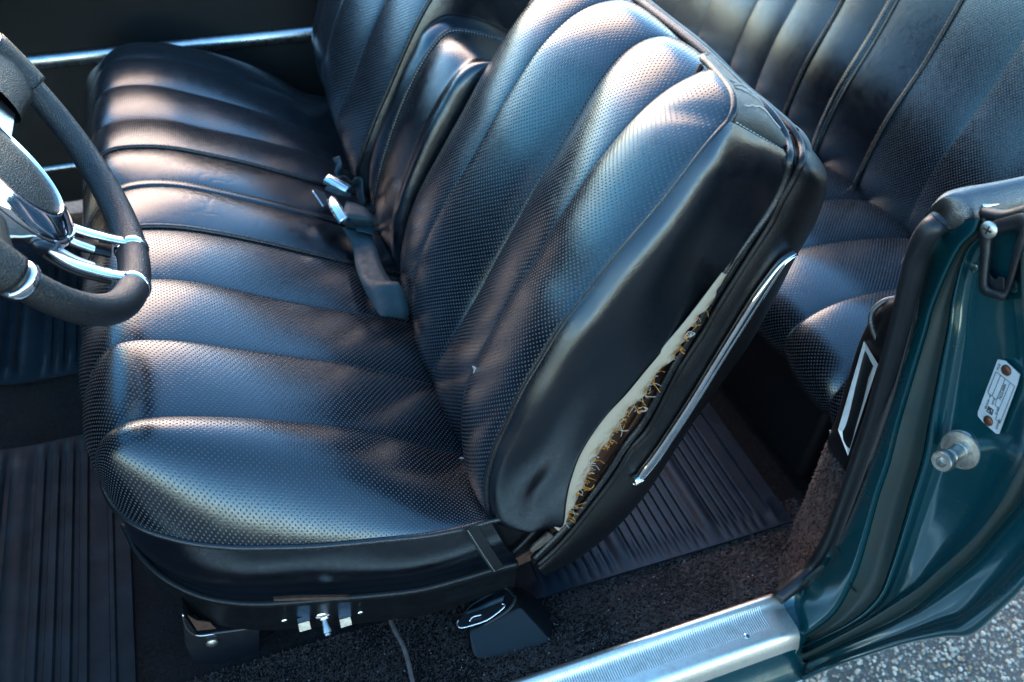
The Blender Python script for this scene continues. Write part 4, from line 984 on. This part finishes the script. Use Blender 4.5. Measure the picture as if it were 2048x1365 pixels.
mi = [tf(x, y, .002) for x, y in ((1004, 1182), (975, 1196), (944, 1216), (930, 1236), (950, 1240), (985, 1226), (1008, 1208), (1012, 1194))]
slab('slot_mouth', mi, .001, 'cavity_black', rbody, direction=tn_*np.sign(tn_[2]))
tube('slot_rim', [tf(x, y, .003) for x, y in ((1030, 1196), (1018, 1180), (1006, 1177), (975, 1192), (942, 1212), (930, 1228))], .0030, 'black_plastic', rbody, n=40)
tube('slot_rim', [tf(x, y, .004) for x, y in ((1030, 1196), (1024, 1210), (1008, 1226), (975, 1246), (945, 1262))], .0036, 'black_plastic', rbody, n=40)
wb = [[tf(x, y, d) for x, y, d in L] for L in (((1010, 1190, .004), (985, 1200, .005), (955, 1214, .006), (936, 1222, .008)), ((1006, 1204, .007), (985, 1212, .009), (958, 1226, .011), (932, 1234, .014)))]
grid('webbing', [spl(wb[0], 14), (spl(wb[0], 14)+spl(wb[1], 14))/2+np.array([0, 0, .005]), spl(wb[1], 14)], 'webbing', ret, thick=.0015)
tp = [tf(x, y, d) for x, y, d in ((932, 1226, .013), (917, 1240, .018), (914, 1249, .018), (922, 1256, .018), (948, 1250, .017), (975, 1240, .014), (1000, 1222, .011), (1010, 1211, .009), (1003, 1208, .009), (965, 1218, .011))]
tg_ = slab('belt_tongue', tp, .0018, 'black_paint', ret, bev=.0006, direction=(0, -.4, 1))
tube('tongue_edge', [p+np.array([0, -.0005, .001]) for p in tp[1:9]], .0012, 'chrome', tg_, n=50, segs=6)
tube('tongue_slot', [tf(x, y, .0195) for x, y in ((939, 1243), (945, 1235), (962, 1230))], .0011, 'chrome', tg_, n=14, segs=6)

# ================================================================== SEAT BELTS ON THE BENCH
def ribbon(name, Lp, parent, mat='webbing', n=60):
    a = spl([at(x, y, z=z) for x, y, z, *_ in Lp[0]], n); b = spl([at(x, y, z=z) for x, y, z, *_ in Lp[1]], n)
    return grid(name, [a*(1-u)+b*u+np.array([0, 0, .0006*math.sin(math.pi*u)]) for u in np.linspace(0, 1, 5)], mat, parent, thick=.0014)
belt = thing('seat_belt', 'grey lap belt trailing across the driver cushion with chrome buckle', 'seat belt')
ribbon('webbing', [[(684, 455, .345), (705, 495, .335), (712, 535, .338), (730, 582, .335), (760, 632, .325)], [(744, 471, .340), (755, 505, .335), (764, 532, .335), (782, 562, .335), (797, 566, .350), (811, 592, .335), (818, 622, .315), (815, 640, .30)]], belt)
ribbon('webbing', [[(690, 455, .345), (686, 430, .375), (694, 402, .372), (700, 418, .355), (706, 440, .352), (712, 462, .352)], [(748, 462, .335), (746, 440, .365), (735, 420, .366), (744, 425, .35), (748, 450, .347), (746, 470, .347)]], belt)
def buckle(p1, p2, w_, h_, parent, up=(0, 0, 1)):
    d = p2-p1; L = np.linalg.norm(d); d /= L; e = np.cross(d, up); e /= np.linalg.norm(e); u_ = np.cross(e, d)
    ring_ = [(math.cos(a)*w_, max(-.55, math.sin(a))*h_) for a in np.linspace(0, 2*math.pi, 16, endpoint=False)]
    G = [[p1+d*t+e*a+u_*b for t in (0, .0)]+[p1+d*t+e*a+u_*b for t in np.linspace(0, L, 5)] for a, b in ring_]
    G = [[p1+d*t+e*a*k+u_*b*k for t, k in ((0, .01), (0, .9), (.0012, 1), (L*.5, 1), (L-.0012, 1), (L, .9), (L, .01))] for a, b in ring_]
    o = grid('buckle', G, 'chrome', parent, closed_u=True)
    for q in (-.35, .0, .35):
        grid('buckle_groove', [[p1+d*t+e*(q+s2_)*w_+u_*h_*1.02 for t in (.003, L-.003)] for s2_ in (-.06, .06)], 'black_paint', o)
    return o
buckle(at(663, 400, z=.378), at(690, 444, z=.368), .011, .008, belt)
belt2 = thing('seat_belt', 'crumpled lap belt with chrome buckle lying against the passenger backrest', 'seat belt')
ribbon('webbing', [[(664, 318, .40), (672, 330, .39), (670, 345, .385), (676, 356, .38), (690, 353, .388), (702, 364, .38), (712, 356, .386), (724, 358, .38), (726, 380, .37), (730, 405, .355)], [(680, 313, .40), (684, 332, .392), (684, 350, .37), (694, 364, .365), (700, 366, .37), (708, 374, .362), (712, 372, .36), (714, 392, .352), (722, 410, .345), (728, 418, .34)]], belt2)
ribbon('webbing', [[(650, 380, .385), (675, 392, .38), (702, 395, .372)], [(655, 372, .39), (680, 380, .39), (702, 388, .38)]], belt2, n=20)
buckle(at(654, 357, z=.395), at(697, 382, z=.382), .012, .008, belt2)
bt = slab('belt_tongue', [at(x, y, z=z) for x, y, z in ((624, 382, .384), (631, 380, .386), (649, 388, .382), (660, 408, .374), (654, 414, .372), (646, 414, .372))], .002, 'black_plastic', belt2, bev=.0006, direction=(0, 0, 1))
tube('tongue_edge', [at(x, y, z=z+.003) for x, y, z in ((625, 382, .385), (636, 398, .379), (646, 413, .373))], .0012, 'brushed_metal', bt, n=12)

# ================================================================== GROUND STONES AND CRUMBS
stones = []
V = {i: ([], []) for i in range(5)}
ico = bmesh.new(); bmesh.ops.create_icosphere(ico, subdivisions=1, radius=1); iv = np.array([v.co for v in ico.verts]); ifc = [tuple(v.index for v in f.verts) for f in ico.faces]; ico.free()
for k in range(9000):
    x = rng.uniform(.55, 1.75); y = rng.uniform(.33, .92); r = rng.uniform(.0018, .0052)*rng.choice([1, 1, 1, 1.4])
    i = rng.choice(5, p=[.34, .26, .18, .16, .06]); vv, ff = V[i]; b0 = len(vv)
    sc = r*np.array([1, rng.uniform(.6, 1), rng.uniform(.45, .7)]); a = rng.uniform(0, 6.28); ca, sa_ = math.cos(a), math.sin(a)
    q = iv*sc*rng.uniform(.8, 1.15, (len(iv), 1)); q = np.stack([q[:, 0]*ca-q[:, 1]*sa_, q[:, 0]*sa_+q[:, 1]*ca, q[:, 2]], 1)+np.array([x, y, GZ+r*.12])
    vv += [tuple(p) for p in q]; ff += [tuple(j+b0 for j in f) for f in ifc]
for i in range(5):
    o = pydata('asphalt_stones', V[i][0], V[i][1], 'stone_%d' % i, ground); o['kind'] = 'stuff'
vv = []; ff = []
for k in range(130):
    u = rng.random()
    x, y = (rng.uniform(-.2, .45), rng.uniform(.515, .66)) if u < .8 else (rng.uniform(.4, .75), rng.uniform(.52, .63))
    r = rng.uniform(.0004, .0011); b0 = len(vv); q = iv*r*rng.uniform(.5, 1.3, (len(iv), 3))+np.array([x, y, floor_z(x, y)+.0055]); vv += [tuple(p) for p in q]; ff += [tuple(j+b0 for j in f) for f in ifc]
cr = pydata('crumbs', vv, ff, 'crumb'); tag(cr, 'pale crumbs and grit scattered on the carpet by the sill', None, kind='stuff')
